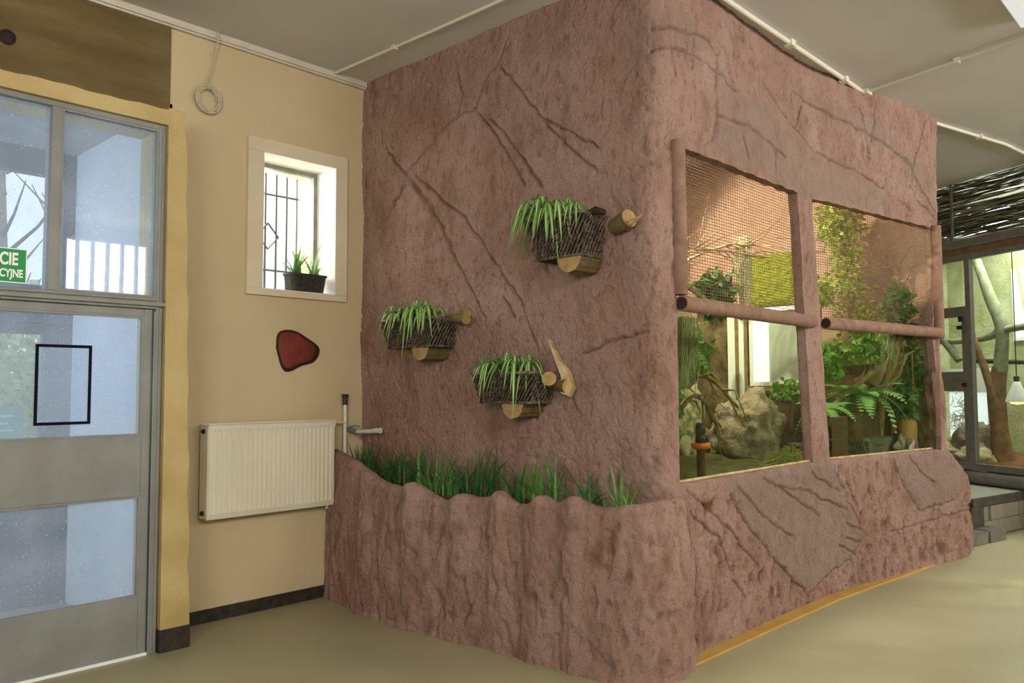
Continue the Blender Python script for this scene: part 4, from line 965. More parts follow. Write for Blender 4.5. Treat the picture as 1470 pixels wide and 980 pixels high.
def branch_thing(name, pts, r0, r1, m, lab, cat='branch', twigs=10, seed=1, tw_len=0.4, group=None, droop=0.0):
    rr = random.Random(seed); P = catmull(pts, 8); base = P[0]
    r_ = empty(name, tuple(base)); tag(r_, lab, cat, group)
    mb = MB(); mb.off = tuple(base); n = len(P)
    mb.tube([tuple(p) for p in P], [r0 + (r1 - r0) * i / (n - 1) for i in range(n)], 8); mb.build('limb', m, r_, True)
    for k in range(twigs):
        i = int(n * (0.25 + 0.7 * k / max(1, twigs))); i = min(i, n - 2); t = P[i + 1] - P[i]; t = t / np.linalg.norm(t)
        a = np.array([rr.uniform(-1, 1), rr.uniform(-1, 1), rr.uniform(-0.7, 0.9)]); dv = t * 0.9 + a * 0.8; dv /= np.linalg.norm(dv); l = tw_len * rr.uniform(0.5, 1.1)
        p0 = P[i]; p1 = p0 + dv * l * 0.5 + np.array([0, 0, 0.03 * rr.uniform(-1, 1)]); p2 = p0 + dv * l + np.array([rr.uniform(-.06, .06), rr.uniform(-.06, .06), -droop * l])
        mb = MB(); mb.off = tuple(base); mb.tube([tuple(p0), tuple(p1), tuple(p2)], [r1 * 1.2, r1 * 0.8, r1 * 0.35], 5); mb.build('twig', m, r_, True)
    return r_
branch_thing('dead_branch', [(2.6, -0.9, 2.35), (2.7, -1.2, 2.65), (2.8, -1.6, 2.78), (2.9, -2.0, 2.74)], 0.022, 0.006, M['tan_twig'], 'bare tan branch spreading behind the first mesh panel', twigs=16, seed=4, tw_len=0.55)
branch_thing('dead_branch', [(2.0, -1.0, 1.95), (2.1, -1.25, 2.15), (2.2, -1.5, 2.3)], 0.016, 0.005, M['vine'], 'darker low branch near the left pipe', twigs=8, seed=6, tw_len=0.4)
branch_thing('dead_branch', [(1.0, -2.0, 2.42), (1.4, -2.1, 2.2), (1.9, -2.2, 2.03)], 0.014, 0.01, M['vine'], 'thin brown stick slanting down behind the first mesh panel', twigs=2, seed=8, tw_len=0.2)
branch_thing('dead_branch', [(1.9, -0.9, 2.2), (2.2, -1.2, 2.55), (2.5, -1.5, 2.72), (3.0, -1.9, 2.66)], 0.014, 0.005, M['vine'], 'thin dark branch crossing below the bare tan one', twigs=18, seed=24, tw_len=0.5)
branch_thing('dead_branch', [(3.6, -1.7, 2.95), (3.65, -2.0, 2.90), (3.7, -2.25, 2.84)], 0.012, 0.005, M['tan_twig'], 'short tan branch above the moss mat', twigs=9, seed=25, tw_len=0.3)
branch_thing('climbing_root', [(3.85, -2.75, 2.05), (3.84, -2.6, 2.25), (3.82, -2.72, 2.45), (3.84, -2.6, 2.62)], 0.018, 0.006, M['vine'], 'thin brown root climbing the inner end wall near the right pipe', 'root', twigs=12, seed=26, tw_len=0.28)
branch_thing('root_tangle', [(1.55, -1.7, 0.9), (1.65, -1.75, 1.25), (1.9, -1.8, 1.45), (2.1, -1.9, 1.2)], 0.022, 0.010, M['vine'], 'low looping root behind the drinker', 'root', 10, 27, 0.3, droop=0.5)
branch_thing('twisted_vine', [(3.55, -2.6, 1.05), (3.5, -2.68, 1.5), (3.6, -2.76, 1.8), (3.55, -2.80, 2.1), (3.7, -2.85, 2.3)], 0.04, 0.02, M['vine'], 'thick twisted vine trunk behind the second glass pane', 'vine', 7, 9, 0.35)
branch_thing('twisted_vine', [(3.2, -2.4, 1.4), (3.3, -2.55, 1.55), (3.45, -2.72, 1.75), (3.6, -2.85, 2.05)], 0.03, 0.015, M['vine'], 'pale vine crossing the twisted trunk', 'vine', 4, 12, 0.3)
branch_thing('root_tangle', [(2.0, -1.55, 0.85), (1.95, -1.5, 1.2), (2.0, -1.55, 1.5), (2.15, -1.75, 1.6), (2.3, -1.95, 1.35)], 0.03, 0.012, M['vine'], 'arching brown root beside the craggy boulder', 'root', 9, 15, 0.35, droop=0.8)
branch_thing('root_tangle', [(1.75, -1.4, 0.85), (1.8, -1.4, 1.3), (1.75, -1.3, 1.7), (1.6, -1.2, 2.1)], 0.05, 0.03, M['vine'], 'upright brown root at the left glass edge', 'root', 7, 17, 0.35, droop=0.6)

def leafy(name, loc, clouds, m, lab, cat, seed, size, group=None, stem=None, kind_leaf='foliage'):
    rg = np.random.default_rng(seed); r_ = empty(name, loc); tag(r_, lab, cat, group)
    mb = MB(); mb.off = loc
    for (c, r, n, hang) in clouds: leaf_cloud(mb, c, r, n, size, rg, hang=hang)
    o = mb.build(kind_leaf, m, r_); o['kind'] = 'stuff'
    if stem:
        mb = MB(); mb.off = loc; mb.tube(stem, 0.008, 6); mb.build('stem', M['vine'], r_)
    return r_
leafy('climbing_ivy', (3.5, -2.34, 3.3), [((3.5, -2.34, 2.98), (0.24, 0.20, 0.24), 950, 0), ((3.65, -2.33, 2.72), (0.16, 0.16, 0.26), 420, 0.2), ((3.8, -2.30, 2.42), (0.10, 0.22, 0.34), 360, 0.2)], M['leaf_yellow'], 'bushy yellow-green ivy hanging behind the second mesh panel', 'ivy', 21, 0.055, stem=[(3.5, -2.34, 3.3), (3.6, -2.33, 2.9), (3.82, -2.3, 2.2)])
leafy('climbing_ivy', (3.3, -2.24, 2.2), [((3.3, -2.25, 2.37), (0.13, 0.11, 0.15), 240, 0)], M['leaf_yellow'], 'small bright ivy clump just above the second crossbar', 'ivy', 22, 0.065, stem=[(3.32, -2.22, 2.1), (3.3, -2.25, 2.4)])
leafy('dark_bush', (3.6, -2.84, 1.9), [((3.62, -2.78, 2.16), (0.26, 0.09, 0.22), 620, 0)], M['leaf_dark'], 'dark bush low in the corner of the second mesh panel', 'bush', 23, 0.085, stem=[(3.6, -2.82, 1.7), (3.58, -2.80, 2.2)])  # leaves dark green all over
leafy('dark_bush', (2.8, -1.5, 2.2), [((2.8, -1.48, 2.36), (0.2, 0.2, 0.24), 420, 0)], M['leaf_dark'], 'dark leafy bush left of the moss mat', 'bush', 24, 0.09, stem=[(2.8, -1.5, 2.0), (2.8, -1.48, 2.5)])
leafy('potted_shrub', (3.1, -2.03, 1.3), [((3.1, -2.03, 1.48), (0.24, 0.16, 0.11), 420, 0.05)], M['leaf'], 'fresh green shrub growing out of the brown planter box', 'shrub', 25, 0.065, stem=[(3.1, -2.03, 1.25), (3.1, -2.03, 1.5)])
leafy('leafy_creeper', (3.2, -2.45, 1.9), [((3.1, -2.38, 1.74), (0.20, 0.12, 0.18), 340, 0), ((3.3, -2.62, 1.88), (0.28, 0.12, 0.10), 260, 0.1)], M['leaf'], 'leafy green creeper under the second crossbar', 'creeper', 26, 0.07, stem=[(3.2, -2.45, 1.95), (3.1, -2.38, 1.65)])
leafy('climbing_ivy', (3.78, -2.45, 2.2), [((3.78, -2.45, 2.15), (0.10, 0.18, 0.14), 240, 0.1)], M['leaf_yellow'], 'sparse ivy at the foot of the bushy ivy', 'ivy', 36, 0.05, stem=[(3.8, -2.45, 2.0), (3.78, -2.45, 2.3)])
leafy('leafy_tendrils', (3.2, -1.75, 1.9), [((1.9, -1.75, 1.86), (0.22, 0.16, 0.12), 300, 0.2), ((1.55, -1.9, 1.9), (0.16, 0.14, 0.10), 200, 0.2)], M['leaf'], 'tangled green leaves hanging under the first crossbar', 'creeper', 29, 0.075, stem=[(1.5, -1.9, 2.0), (2.0, -1.75, 1.9)])
leafy('leafy_creeper', (3.75, -2.85, 1.5), [((3.66, -2.79, 1.44), (0.16, 0.08, 0.16), 320, 0.1), ((3.78, -2.83, 1.78), (0.10, 0.05, 0.2), 220, 0.2)], M['leaf_dark'], 'dark creeper above the clay pot', 'creeper', 28, 0.075, stem=[(3.7, -2.85, 1.2), (3.68, -2.86, 1.8)])
leafy('edge_grass', (1.15, -2.05, 1.15), [((1.12, -2.0, 1.38), (0.10, 0.12, 0.22), 260, 0.1)], M['fern'], 'feathery bright green tuft at the left glass edge', 'plant', 27, 0.11, stem=[(1.15, -2.05, 0.82), (1.12, -2.0, 1.4)])
# hanging moss strands
def strands(name, loc, n, rx, ry, L0, L1, m, lab, seed, r=0.004):
    rr = random.Random(seed); mb = MB(); mb.off = loc
    for i in range(n):
        x = loc[0] + rr.uniform(-rx, rx); y = loc[1] + rr.uniform(-ry, ry); l = rr.uniform(L0, L1); p = [(x, y, loc[2])]
        for k in range(1, 6): p.append((x + rr.uniform(-.02, .02), y + rr.uniform(-.02, .02), loc[2] - l * k / 5))
        mb.tube(p, [r, r, r * .9, r * .8, r * .6, r * .3], 4, cap=False)
    o = mb.build(name, m); o.location = loc; tag(o, lab, 'moss', kind='stuff'); return o
strands('hanging_moss', (1.35, -2.0, 2.02), 150, 0.10, 0.10, 0.25, 0.62, M['lichen'], 'grey-green beard moss hanging at the left of the first glass pane', 31)
strands('hanging_moss', (1.75, -1.75, 2.05), 60, 0.10, 0.12, 0.15, 0.35, M['lichen'], 'shorter beard moss hanging beside the longer one', 34)
strands('hanging_moss', (2.9, -1.71, 2.86), 110, 0.05, 0.06, 0.35, 0.80, M['lichen'], 'long pale beard moss hanging beside the moss mat', 32)
strands('hanging_moss', (3.5, -2.72, 1.98), 110, 0.16, 0.06, 0.12, 0.35, M['lichen'], 'beard moss hanging under the second crossbar', 33)
# ferns: each frond a part
def frond_mesh(L, droop, w, n=15):
    mb = MB(); pts = []
    for i in range(n + 1):
        t = i / n; pts.append(Vector((L * (t - 0.12 * t * t), 0, L * (0.55 * t - droop * t * t))))
    mb.tube(pts, [0.004 * (1 - 0.8 * i / n) for i in range(n + 1)], 4, cap=False)
    for i in range(1, n + 1):
        t = i / n; l = w * math.sin(min(1, t * 1.9 + 0.12) * math.pi / 2) * (1 - t) ** 0.55 + 0.01; d = (pts[i] - pts[i - 1]).normalized(); p = pts[i]; wd = L / n * 0.42
        for sgn in (-1, 1):
            tip = p + Vector((0.25 * l, sgn * l, -0.18 * l)); mid = p + Vector((0.1 * l, sgn * l * 0.5, 0.02 * l))
            mb.add([tuple(p - d * wd), tuple(mid - d * wd * 0.9), tuple(tip), tuple(mid + d * wd * 0.9), tuple(p + d * wd)], [(0, 1, 3, 4), (1, 2, 3)])
    return mb
def fern(loc, n, L, lab, seed, group=None):
    rr = random.Random(seed); r_ = empty('fern', loc); tag(r_, lab, 'fern', group)
    protos = [frond_mesh(L, dr, L * 0.22).build('frond', M['fern'], r_) for dr in (0.75, 1.15, 0.45)]
    for i in range(n):
        o = protos[i] if i < 3 else copy_of(protos[i % 3], r_)
        s = rr.uniform(0.7, 1.1); o.scale = (s, s, s); o.rotation_euler = (rr.uniform(-.2, .2), rr.uniform(-.25, .25), i * 2 * math.pi / n * 1.618 * 2 + rr.uniform(-.2, .2))
    return r_
fern((3.36, -2.54, 1.42), 34, 0.42, 'big arching fern in the middle of the second glass pane', 41)
fern((2.95, -2.38, 1.32), 18, 0.30, 'smaller fern left of the big fern', 42)
fern((3.70, -2.70, 1.34), 16, 0.20, 'fern on the right of the big fern', 43)
fern((3.0, -1.0, 2.05), 12, 0.40, 'shaded fern in the upper left corner of the enclosure', 44)
fern((1.55, -1.85, 1.80), 12, 0.30, 'fern behind the beard moss at the left glass edge', 45)
# planter boxes and a dark post
def crate(loc, sx, sy, h, lab):
    r_ = empty('planter_box', loc); tag(r_, lab, 'planter')
    for k in range(4):
        mb = MB(); a = -sx + 2 * sx * k / 4; mb.box((a + 0.004, -sy, 0), (a + sx / 2 - 0.004, -sy + 0.025, h)); mb.build('plank', M['crate'], r_)
        mb = MB(); mb.box((a + 0.004, sy - 0.025, 0), (a + sx / 2 - 0.004, sy, h)); mb.build('plank', M['crate'], r_)
    mb = MB(); mb.box((-sx, -sy + 0.025, 0), (-sx + 0.025, sy - 0.025, h)); mb.build('end_board', M['crate'], r_)
    mb = MB(); mb.box((sx - 0.025, -sy + 0.025, 0), (sx, sy - 0.025, h)); mb.build('end_board', M['crate'], r_)
    mb = MB(); mb.box((-sx + 0.025, -sy + 0.025, 0.02), (sx - 0.025, sy - 0.025, h - 0.02)); mb.build('soil', M['soil'], r_)
crate((3.15, -2.02, 1.14), 0.24, 0.11, 0.26, 'dark brown plank planter box beside the craggy boulder')
crate((3.35, -2.56, 1.08), 0.42, 0.08, 0.22, 'long dark planter box under the big fern')
mb = MB(); mb.box((-0.055, -0.045, 0), (0.055, 0.045, 0.48), bev=0.008); o = mb.build('dark_post', M['crate']); o.location = (2.72, -2.60, 0.80); tag(o, 'short dark square post behind the second glass pane', 'post')
mb = MB(); mb.lathe([(0.0, 0.0), (0.15, 0.0), (0.20, 0.08), (0.215, 0.22), (0.20, 0.34), (0.16, 0.385), (0.14, 0.37), (0.0, 0.36)], n=28); o = mb.build('clay_pot', M['terracotta'], smooth=True); o.scale = (0.62, 0.34, 0.62); o.location = (3.72, -2.79, 1.0); tag(o, 'rounded orange clay pot in the right corner of the second pane', 'pot')
rock('pebble_heap', (3.66, -2.80, 0.90), (0.18, 0.07, 0.14), M['rock'], 5.5, 'small stony mound under the clay pot', 'stone', rough=0.5, sub=4)
mb = MB(); rg = random.Random(5)
for i in range(420):
    an = rg.uniform(0, 6.28); r = 0.20 * math.sqrt(rg.random()); l = rg.uniform(0.10, 0.19)
    p = (0.85 * r * math.cos(an), r * math.sin(an), 0.01); q = (1.5 * 0.9 * r * math.cos(an), 1.5 * r * math.sin(an), l * (1 - (r / 0.2) ** 2) + 0.02)
    mb.tube([p, ((p[0] + q[0]) / 2, (p[1] + q[1]) / 2, max(p[2], q[2]) * 0.9 + 0.02), q], [0.004, 0.004, 0.002], 4, cap=False)
o = mb.build('straw_tuft', M['drymoss']); o.scale = (0.8, 0.75, 1.0); o.location = (2.30, -2.36, 0.87); tag(o, 'yellow-green straw tuft behind the first glass pane', 'tuft', kind='stuff')
# drinker: black bottle on an orange dish on a post
dk = empty('water_drinker', (1.10, -2.30, 0.84)); tag(dk, 'black bird drinker with an orange dish on a dark post', 'drinker')
mb = MB(); mb.lathe([(0.0, 0), (0.028, 0), (0.028, 0.26), (0.0, 0.26)], n=14); mb.build('post', M['crate'], dk)
mb = MB(); mb.lathe([(0.0, 0.26), (0.045, 0.26), (0.062, 0.275), (0.066, 0.30), (0.058, 0.305), (0.05, 0.29), (0.0, 0.285)], n=24); mb.build('dish', M['orange'], dk, True)
mb = MB(); mb.lathe([(0.0, 0.286), (0.036, 0.286), (0.036, 0.345), (0.028, 0.36), (0.034, 0.37), (0.034, 0.42), (0.02, 0.44), (0.0, 0.44)], n=20); mb.build('bottle', M['blackplastic'], dk, True)
# unseen housing added around the sun spot
bl = empty('added_spot_housing', (1.5, -0.85, 3.70)); tag(bl, 'unseen lamp housing added for the sun spot inside the pink enclosure', 'lamp')
mb = MB(); mb.lathe([(0.03, 0.21), (0.03, 0.12), (0.05, 0.1), (0.10, 0.02), (0.105, 0.02), (0.055, 0.11), (0.04, 0.21)], n=20); mb.build('reflector', M['darkmetal'], bl, True)

# ------------------------------------------------------------------ wall baskets, brackets, spider plants
def spider_leaf(L, reach, peak, tw=0.0135, n=9):
    """one arching striped leaf, rising from the origin and falling towards +x"""
    mb = MB(); vs_ = []; fs = []; ms = []
    for i in range(n + 1):
        t = i / n; x = reach * t ** 0.8; z = peak * 4 * t * (1 - t) * (1 - 0.25 * t) - (L - 0.0) * max(0, t - 0.35) ** 2 * 1.6
        w = tw * (0.55 + 0.45 * math.sin(min(1, t * 2.2) * math.pi / 2)) * (1 - t ** 3) + 0.0006
        for q, h in ((-1, 0.35), (-0.36, 0.02), (0.36, 0.02), (1, 0.35)): vs_.append((x, q * w, z + h * w))
    for i in range(n):
        for k in range(3): fs.append((i * 4 + k, i * 4 + k + 1, i * 4 + k + 5, i * 4 + k + 4)); ms.append(1 if k == 1 else 0)
    for f, m_ in zip(fs, ms): pass
    mb.v = vs_; mb.f = fs; mb.m = ms
    return mb
SPL = [(0.10, 0.19, 0.09), (0.17, 0.21, 0.10), (0.34, 0.18, 0.09), (0.0, 0.15, 0.11), (0.06, 0.18, 0.13), (0.0, 0.07, 0.15)]
def spider_plant(loc, crowns, lab, seed):
    rr = random.Random(seed); r_ = empty('spider_plant', loc); tag(r_, lab, 'plant', 'spider plants in the wall baskets')
    protos = {}
    for (cy, n, sc, drape, a0, a1) in crowns:
        for i in range(n):
            k = rr.choice([1, 2, 2, 1]) if rr.random() < drape else rr.choice([0, 0, 3, 4, 5, 1])
            if k not in protos: protos[k] = spider_leaf(*SPL[k]).build('leaf', [M['spider'], M['stripe']], r_, True); o = protos[k]
            else: o = copy_of(protos[k], r_)
            s = sc * rr.uniform(0.75, 1.15)
            an = math.radians(rr.uniform(a0, a1))
            # leaves that would point into the wall stand up and shorten
            into = max(0, math.cos(an)); sx = s * (1 - 0.72 * into)
            o.location = (rr.uniform(-0.04, 0.03), cy + rr.uniform(-0.04, 0.04), rr.uniform(-0.01, 0.01)); o.scale = (sx, s, s); o.rotation_euler = (0, 0, an)
    return r_
def basket(y0, y1, zb_, zt, lab, tapl, tapr, depth=0.215):
    """woven trough hung on the left face: y0 > y1 are its top ends"""
    yc = (y0 + y1) / 2; r_ = empty('woven_basket', (-0.02, yc, zb_)); tag(r_, lab, 'basket', 'woven baskets on the pink wall')
    h = zt - zb_; hy = (y0 - y1) / 2
    def corner(t, off=0.0):   # plan rectangle at height t (0 bottom .. 1 top), x negative is out of the wall
        a = hy - tapl * (1 - t) + off; b = -hy + tapr * (1 - t) - off; f = -(depth - 0.02 * (1 - t)) - off
        return [(-0.005, a), (f, a), (f, b), (-0.005, b)]
    mb = MB(); vs_ = []
    for t in (0, 1):
        for (x, y) in corner(t, -0.012): vs_.append((x, y, h * t))
    for (x, y) in corner(1, -0.03): vs_.append((x, y, h))
    for (x, y) in corner(0.7, -0.03): vs_.append((x, y, h * 0.86))
    fs = [(0, 1, 2, 3)]
    for lo in (0, 4, 8):
        for k in range(4): fs.append((lo + k, lo + (k + 1) % 4, lo + 4 + (k + 1) % 4, lo + 4 + k))
    fs.append((12, 13, 14, 15))
    mb.add(vs_, fs); mb.build('liner', M['weave_in'], r_)
    mb = MB(); mb.box((-depth + 0.03, -hy + 0.03, h * 0.82), (-0.01, hy - 0.03, h * 0.9)); mb.build('soil', M['soil'], r_)
    # weave: rows of short slanted strands
    rg = random.Random(int(abs(y0) * 100)); rows = 8; mb = MB()
    for k in range(rows):
        t = (k + 0.5) / rows; c = corner(t); sides = [(c[0], c[1]), (c[1], c[2]), (c[2], c[3])]
        for (pa, pb) in sides:
            a = Vector((*pa, 0)); b = Vector((*pb, 0)); l = (b - a).length; m_ = max(3, int(l / 0.026)); dv = (b - a).normalized(); nn = Vector((dv.y, -dv.x, 0))
            if nn.dot(Vector(((pa[0] + pb[0]) / 2 + 0.1, (pa[1] + pb[1]) / 2, 0))) < 0: nn = -nn
            for i in range(m_):
                p = a + dv * (l * (i + 0.5 + (0.25 if k % 2 else -0.25)) / m_); sl = 0.010 * (1 if k % 2 else 1)
                z = h * t + rg.uniform(-.002, .002); hh = h / rows * 0.72; ww = l / m_ * 0.38; bulge = 0.012 + rg.uniform(-.003, .004)
                q = []
                for (uu, vv, oo) in ((-0.6, -1, 0), (0.2, -1, 0), (0.6, 1, 0), (-0.2, 1, 0), (-0.25, -0.4, 1), (0.25, -0.4, 1), (0.4, 0.4, 1), (-0.1, 0.4, 1)):
                    q.append(tuple(p + dv * (uu * ww + vv * sl) + nn * (bulge * oo) + Vector((0, 0, z + vv * hh))))
                mb.add(q, [(4, 5, 6, 7), (0, 1, 5, 4), (1, 2, 6, 5), (2, 3, 7, 6), (3, 0, 4, 7)])
    wv = mb.build('weave', M['weave'], r_); wv['kind'] = 'stuff'
    mb = MB(); c = corner(1.0, 0.004); mb.tube([(x, y, h) for x, y in c], 0.011, 6); mb.tube([(x, y, 0.004) for x, y in corner(0.0, 0.002)], 0.008, 6); mb.build('rim', M['weave'], r_, True)
    return r_
def bracket(y, z, lab, length, r, side):
    """log stub standing out of the wall under the basket, with a side branch along the wall"""
    r_ = empty('log_bracket', (0.0, y, z)); tag(r_, lab, 'bracket', 'log brackets under the wall baskets')
    n = 20; mb = MB(); vs_ = []; fs = []
    xs_ = [0.03, -length * 0.5, -length]
    prof = []
    for k in range(n + 1):
        an = math.pi + math.pi * k / n; prof.append((r * math.cos(an) * (1 + 0.04 * math.sin(k * 2.1)), r * 1.12 * math.sin(an) * (1 + 0.03 * math.sin(k * 1.3))))
    prof = [(-r * 1.0, 0.10 * r + 0.0)] + prof + [(r * 1.0, 0.10 * r)]
    m_ = len(prof)
    for x in xs_:
        for (a, b) in prof: vs_.append((x, a, b))
    for i in range(len(xs_) - 1):
        for k in range(m_): fs.append((i * m_ + k, i * m_ + (k + 1) % m_, (i + 1) * m_ + (k + 1) % m_, (i + 1) * m_ + k))
    mb.add(vs_, fs); mb.add(vs_[:m_], [tuple(range(m_))])
    lg = mb.build('log', M['bark'], r_)
    mb = MB(); fv = [(-length, a, b) for a, b in prof] + [(-length - 0.006, a * 0.97, b * 0.97) for a, b in prof]; ff = [(k, (k + 1) % m_, m_ + (k + 1) % m_, m_ + k) for k in range(m_)] + [tuple(range(2 * m_ - 1, m_ - 1, -1))]
    mb.add(fv, ff); mb.build('cut_face', M['cut'], lg)['label'] = 'pale sawn face'
    return r_
# upper right basket
basket(-1.925, -2.355, 2.262, 2.500, 'dark woven basket highest on the pink wall', 0.07, 0.03)
b1 = bracket(-2.235, 2.262, 'log bracket under the highest basket with a mossy side stump', 0.205, 0.082, None)
mb = MB(); mb.tube([(-0.05, -0.20, 0.16), (-0.07, -0.27, 0.175), (-0.085, -0.335, 0.19)], [0.042, 0.05, 0.052], 14, capmi=1); mb.build('side_stump', [M['bark'], M['cut']], b1, True)
mb = MB(); mb.tube([(-0.06, -0.30, 0.15), (-0.10, -0.36, 0.16), (-0.12, -0.44, 0.185)], [0.02, 0.016, 0.004], 6); mb.build('splinter', M['palewood'], b1)
mb = MB(); mb.tube([(-0.14, -0.10, 0.245), (-0.15, -0.15, 0.25), (-0.12, -0.20, 0.235)], [0.02, 0.026, 0.015], 8); mb.build('bark_knob', M['soot'], b1, True)
spider_plant((-0.135, -2.06, 2.485), [(0.05, 46, 1.2, 0.5, 80, 260), (0.02, 26, 1.05, 0.2, 40, 320), (-0.13, 22, 0.95, 0.1, 40, 320), (-0.2, 10, 0.8, 0, 0, 360)], 'striped spider plant trailing from the highest basket', 51)
# left basket
basket(-0.55, -1.085, 1.795, 1.985, 'dark woven basket nearest the cream wall', 0.06, 0.02)
b2 = bracket(-0.935, 1.795, 'log bracket under the basket nearest the cream wall, with twin cut ends', 0.205, 0.082, None)
mb = MB(); mb.tube([(-0.06, -0.10, 0.19), (-0.07, -0.22, 0.185), (-0.09, -0.33, 0.175)], [0.028, 0.03, 0.036], 12, capmi=1); mb.build('side_stump', [M['bark'], M['cut']], b2, True)
mb = MB(); mb.tube([(-0.04, -0.20, 0.20), (-0.05, -0.30, 0.225)], [0.03, 0.034], 12, capmi=1); mb.build('side_stump', [M['bark'], M['cut']], b2, True)
spider_plant((-0.135, -0.80, 1.97), [(0.13, 34, 0.98, 0.15, 50, 300), (-0.02, 46, 1.05, 0.30, 50, 310), (-0.14, 32, 0.95, 0.25, 50, 320)], 'striped spider plant in the basket nearest the cream wall', 52)
# lower basket
basket(-1.475, -1.965, 1.425, 1.605, 'dark woven basket hung lowest, beside the split branch', 0.055, 0.03)
b3 = bracket(-1.79, 1.425, 'log bracket under the lowest basket, with a jagged split branch', 0.205, 0.085, None)
mb = MB(); mb.tube([(-0.05, -0.16, 0.12), (-0.07, -0.26, 0.11), (-0.09, -0.34, 0.10)], [0.035, 0.04, 0.045], 12, capmi=1); mb.build('side_stump', [M['bark'], M['cut']], b3, True)
mb = MB(); mb.tube([(-0.10, -0.21, 0.13), (-0.14, -0.235, 0.145)], [0.042, 0.045], 12, capmi=1); mb.build('side_stump', [M['bark'], M['cut']], b3, True)
spl = [(-0.11, -0.20, 0.385), (-0.105, -0.27, 0.27), (-0.10, -0.34, 0.19), (-0.10, -0.375, 0.10), (-0.11, -0.35, 0.045), (-0.10, -0.29, 0.06), (-0.11, -0.30, 0.16), (-0.11, -0.26, 0.24)]
vs_ = [tuple(p) for p in spl] + [(p[0] + 0.05, p[1] + 0.008, p[2] - 0.01) for p in spl]; n = len(spl)
mb = MB(); mb.add(vs_, [tuple(range(n - 1, -1, -1)), tuple(range(n, 2 * n))] + [(k, (k + 1) % n, n + (k + 1) % n, n + k) for k in range(n)])
cpt = (-0.15, -0.325, 0.12); k0 = len(mb.v); mb.build('split_branch', M['palewood'], b3)['label'] = 'pale jagged split branch end'
spider_plant((-0.135, -1.70, 1.59), [(0.13, 36, 0.95, 0.2, 40, 290), (-0.05, 46, 1.0, 0.18, 40, 320), (-0.15, 24, 0.85, 0.15, 40, 330)], 'striped spider plant in the lowest basket', 53)

# ------------------------------------------------------------------ blade plants in the trough
def blade(L, bend, w, n=8):
    mb = MB(); vs_ = []; fs = []
    for i in range(n + 1):
        t = i / n; x = bend * L * t * t; z = L * (t - 0.25 * abs(bend) * t * t); ww = w * (1 - t ** 2.2) * (0.7 + 0.3 * min(1, t * 4)) + 0.0005
        vs_ += [(x - 0.3 * ww, -ww, z), (x, 0, z), (x - 0.3 * ww, ww, z)]
    for i in range(n):
        for k in range(2): fs.append((i * 3 + k, i * 3 + k + 1, i * 3 + k + 4, i * 3 + k + 3))
    mb.v = vs_; mb.f = fs; mb.m = [0] * len(fs); return mb
ORD = ['first', 'second', 'third', 'fourth', 'fifth', 'sixth', 'seventh', 'eighth', 'ninth', 'tenth', 'eleventh', 'twelfth', 'thirteenth', 'fourteenth']
CL = [(-0.10, -0.17, 26, 0.22, 0.25), (-0.22, -0.33, 30, 0.27, 0.22), (-0.12, -0.50, 22, 0.26, 0.2), (-0.20, -0.66, 30, 0.28, 0.3), (-0.14, -0.84, 24, 0.30, 0.45), (-0.22, -1.04, 20, 0.27, 0.10), (-0.19, -1.17, 22, 0.30, 0.12), (-0.19, -1.38, 26, 0.30, 0.6), (-0.19, -1.56, 28, 0.35, 0.35), (-0.21, -1.80, 12, 0.28, 0.3), (-0.20, -1.98, 20, 0.30, 0.10), (-0.20, -2.08, 14, 0.31, 0.08), (-0.19, -2.36, 18, 0.30, 0.75), (-0.19, -2.58, 18, 0.30, 0.65)]
bl_protos = {}
for ci, (x, y, n, L, spread) in enumerate(CL):
    rr = random.Random(100 + ci); zsoil = 0.815 + 0.10 * max(0, 1 - (-y) / 0.5)
    r_ = empty('blade_plant', (x, y, zsoil + 0.005)); form = 'upright' if spread < 0.2 else ('splayed' if spread > 0.5 else 'bushy')
    tag(r_, '%s dark green blade-leaved plant, %s in the trough counted from the cream wall' % (form, ORD[ci]), 'plant', 'blade plants in the trough')
    for i in range(n):
        key = (rr.randrange(4), ci in (5, 6, 10, 11, 13))
        if key not in bl_protos:
            bend = (0.05, 0.25, 0.5, 0.8)[key[0]]; mm = M['blade2'] if key[1] else M['blade']
            o = blade(1.0, bend, 0.030).build('blade', mm, r_, True); bl_protos[key] = o
        else: o = copy_of(bl_protos[key], r_)
        l = L * rr.uniform(0.55, 1.18); tilt = spread * rr.uniform(-0.2, 1.0); an = rr.uniform(0, 6.28)
        if math.cos(an) > 0.2: tilt *= 0.3
        o.scale = (l, l * rr.uniform(0.9, 1.2), l); o.rotation_euler = (0, tilt, an); sp = 0.05
        o.location = (rr.uniform(-sp, sp), rr.uniform(-0.075, 0.075), 0)

# ------------------------------------------------------------------ things on the cream wall
# radiator
rad = empty('radiator', (-0.82, 0.0, 0.68)); tag(rad, 'cream ribbed panel radiator on the wall under the red stone plaque', 'radiator')
rx0, rx1, rz0, rz1, ry0, ry1 = -1.30, -0.335, 0.68, 1.288, -0.15, -0.04
mb = MB(); mb.off = tuple(rad.location)
nf = 26; x = rx0 + 0.0; pts = [(rx0, ry0 + 0.012), (rx0 + 0.012, ry0)]
fl = 0.03
step = (rx1 - rx0 - 2 * fl) / nf
for k in range(nf):
    a = rx0 + fl + step * k
    pts += [(a + step * 0.12, ry0), (a + step * 0.28, ry0 + 0.011), (a + step * 0.62, ry0 + 0.011), (a + step * 0.78, ry0)]
pts += [(rx1 - 0.012, ry0), (rx1, ry0 + 0.012)]
def flatp(z, pull): return [(a, ry0 + (b - ry0) * pull, z) for a, b in pts]
rows_ = [flatp(rz0, 0.0), flatp(rz0 + 0.035, 0.0), flatp(rz0 + 0.055, 1.0), flatp(rz1 - 0.055, 1.0), flatp(rz1 - 0.035, 0.0), flatp(rz1 - 0.004, 0.0)]
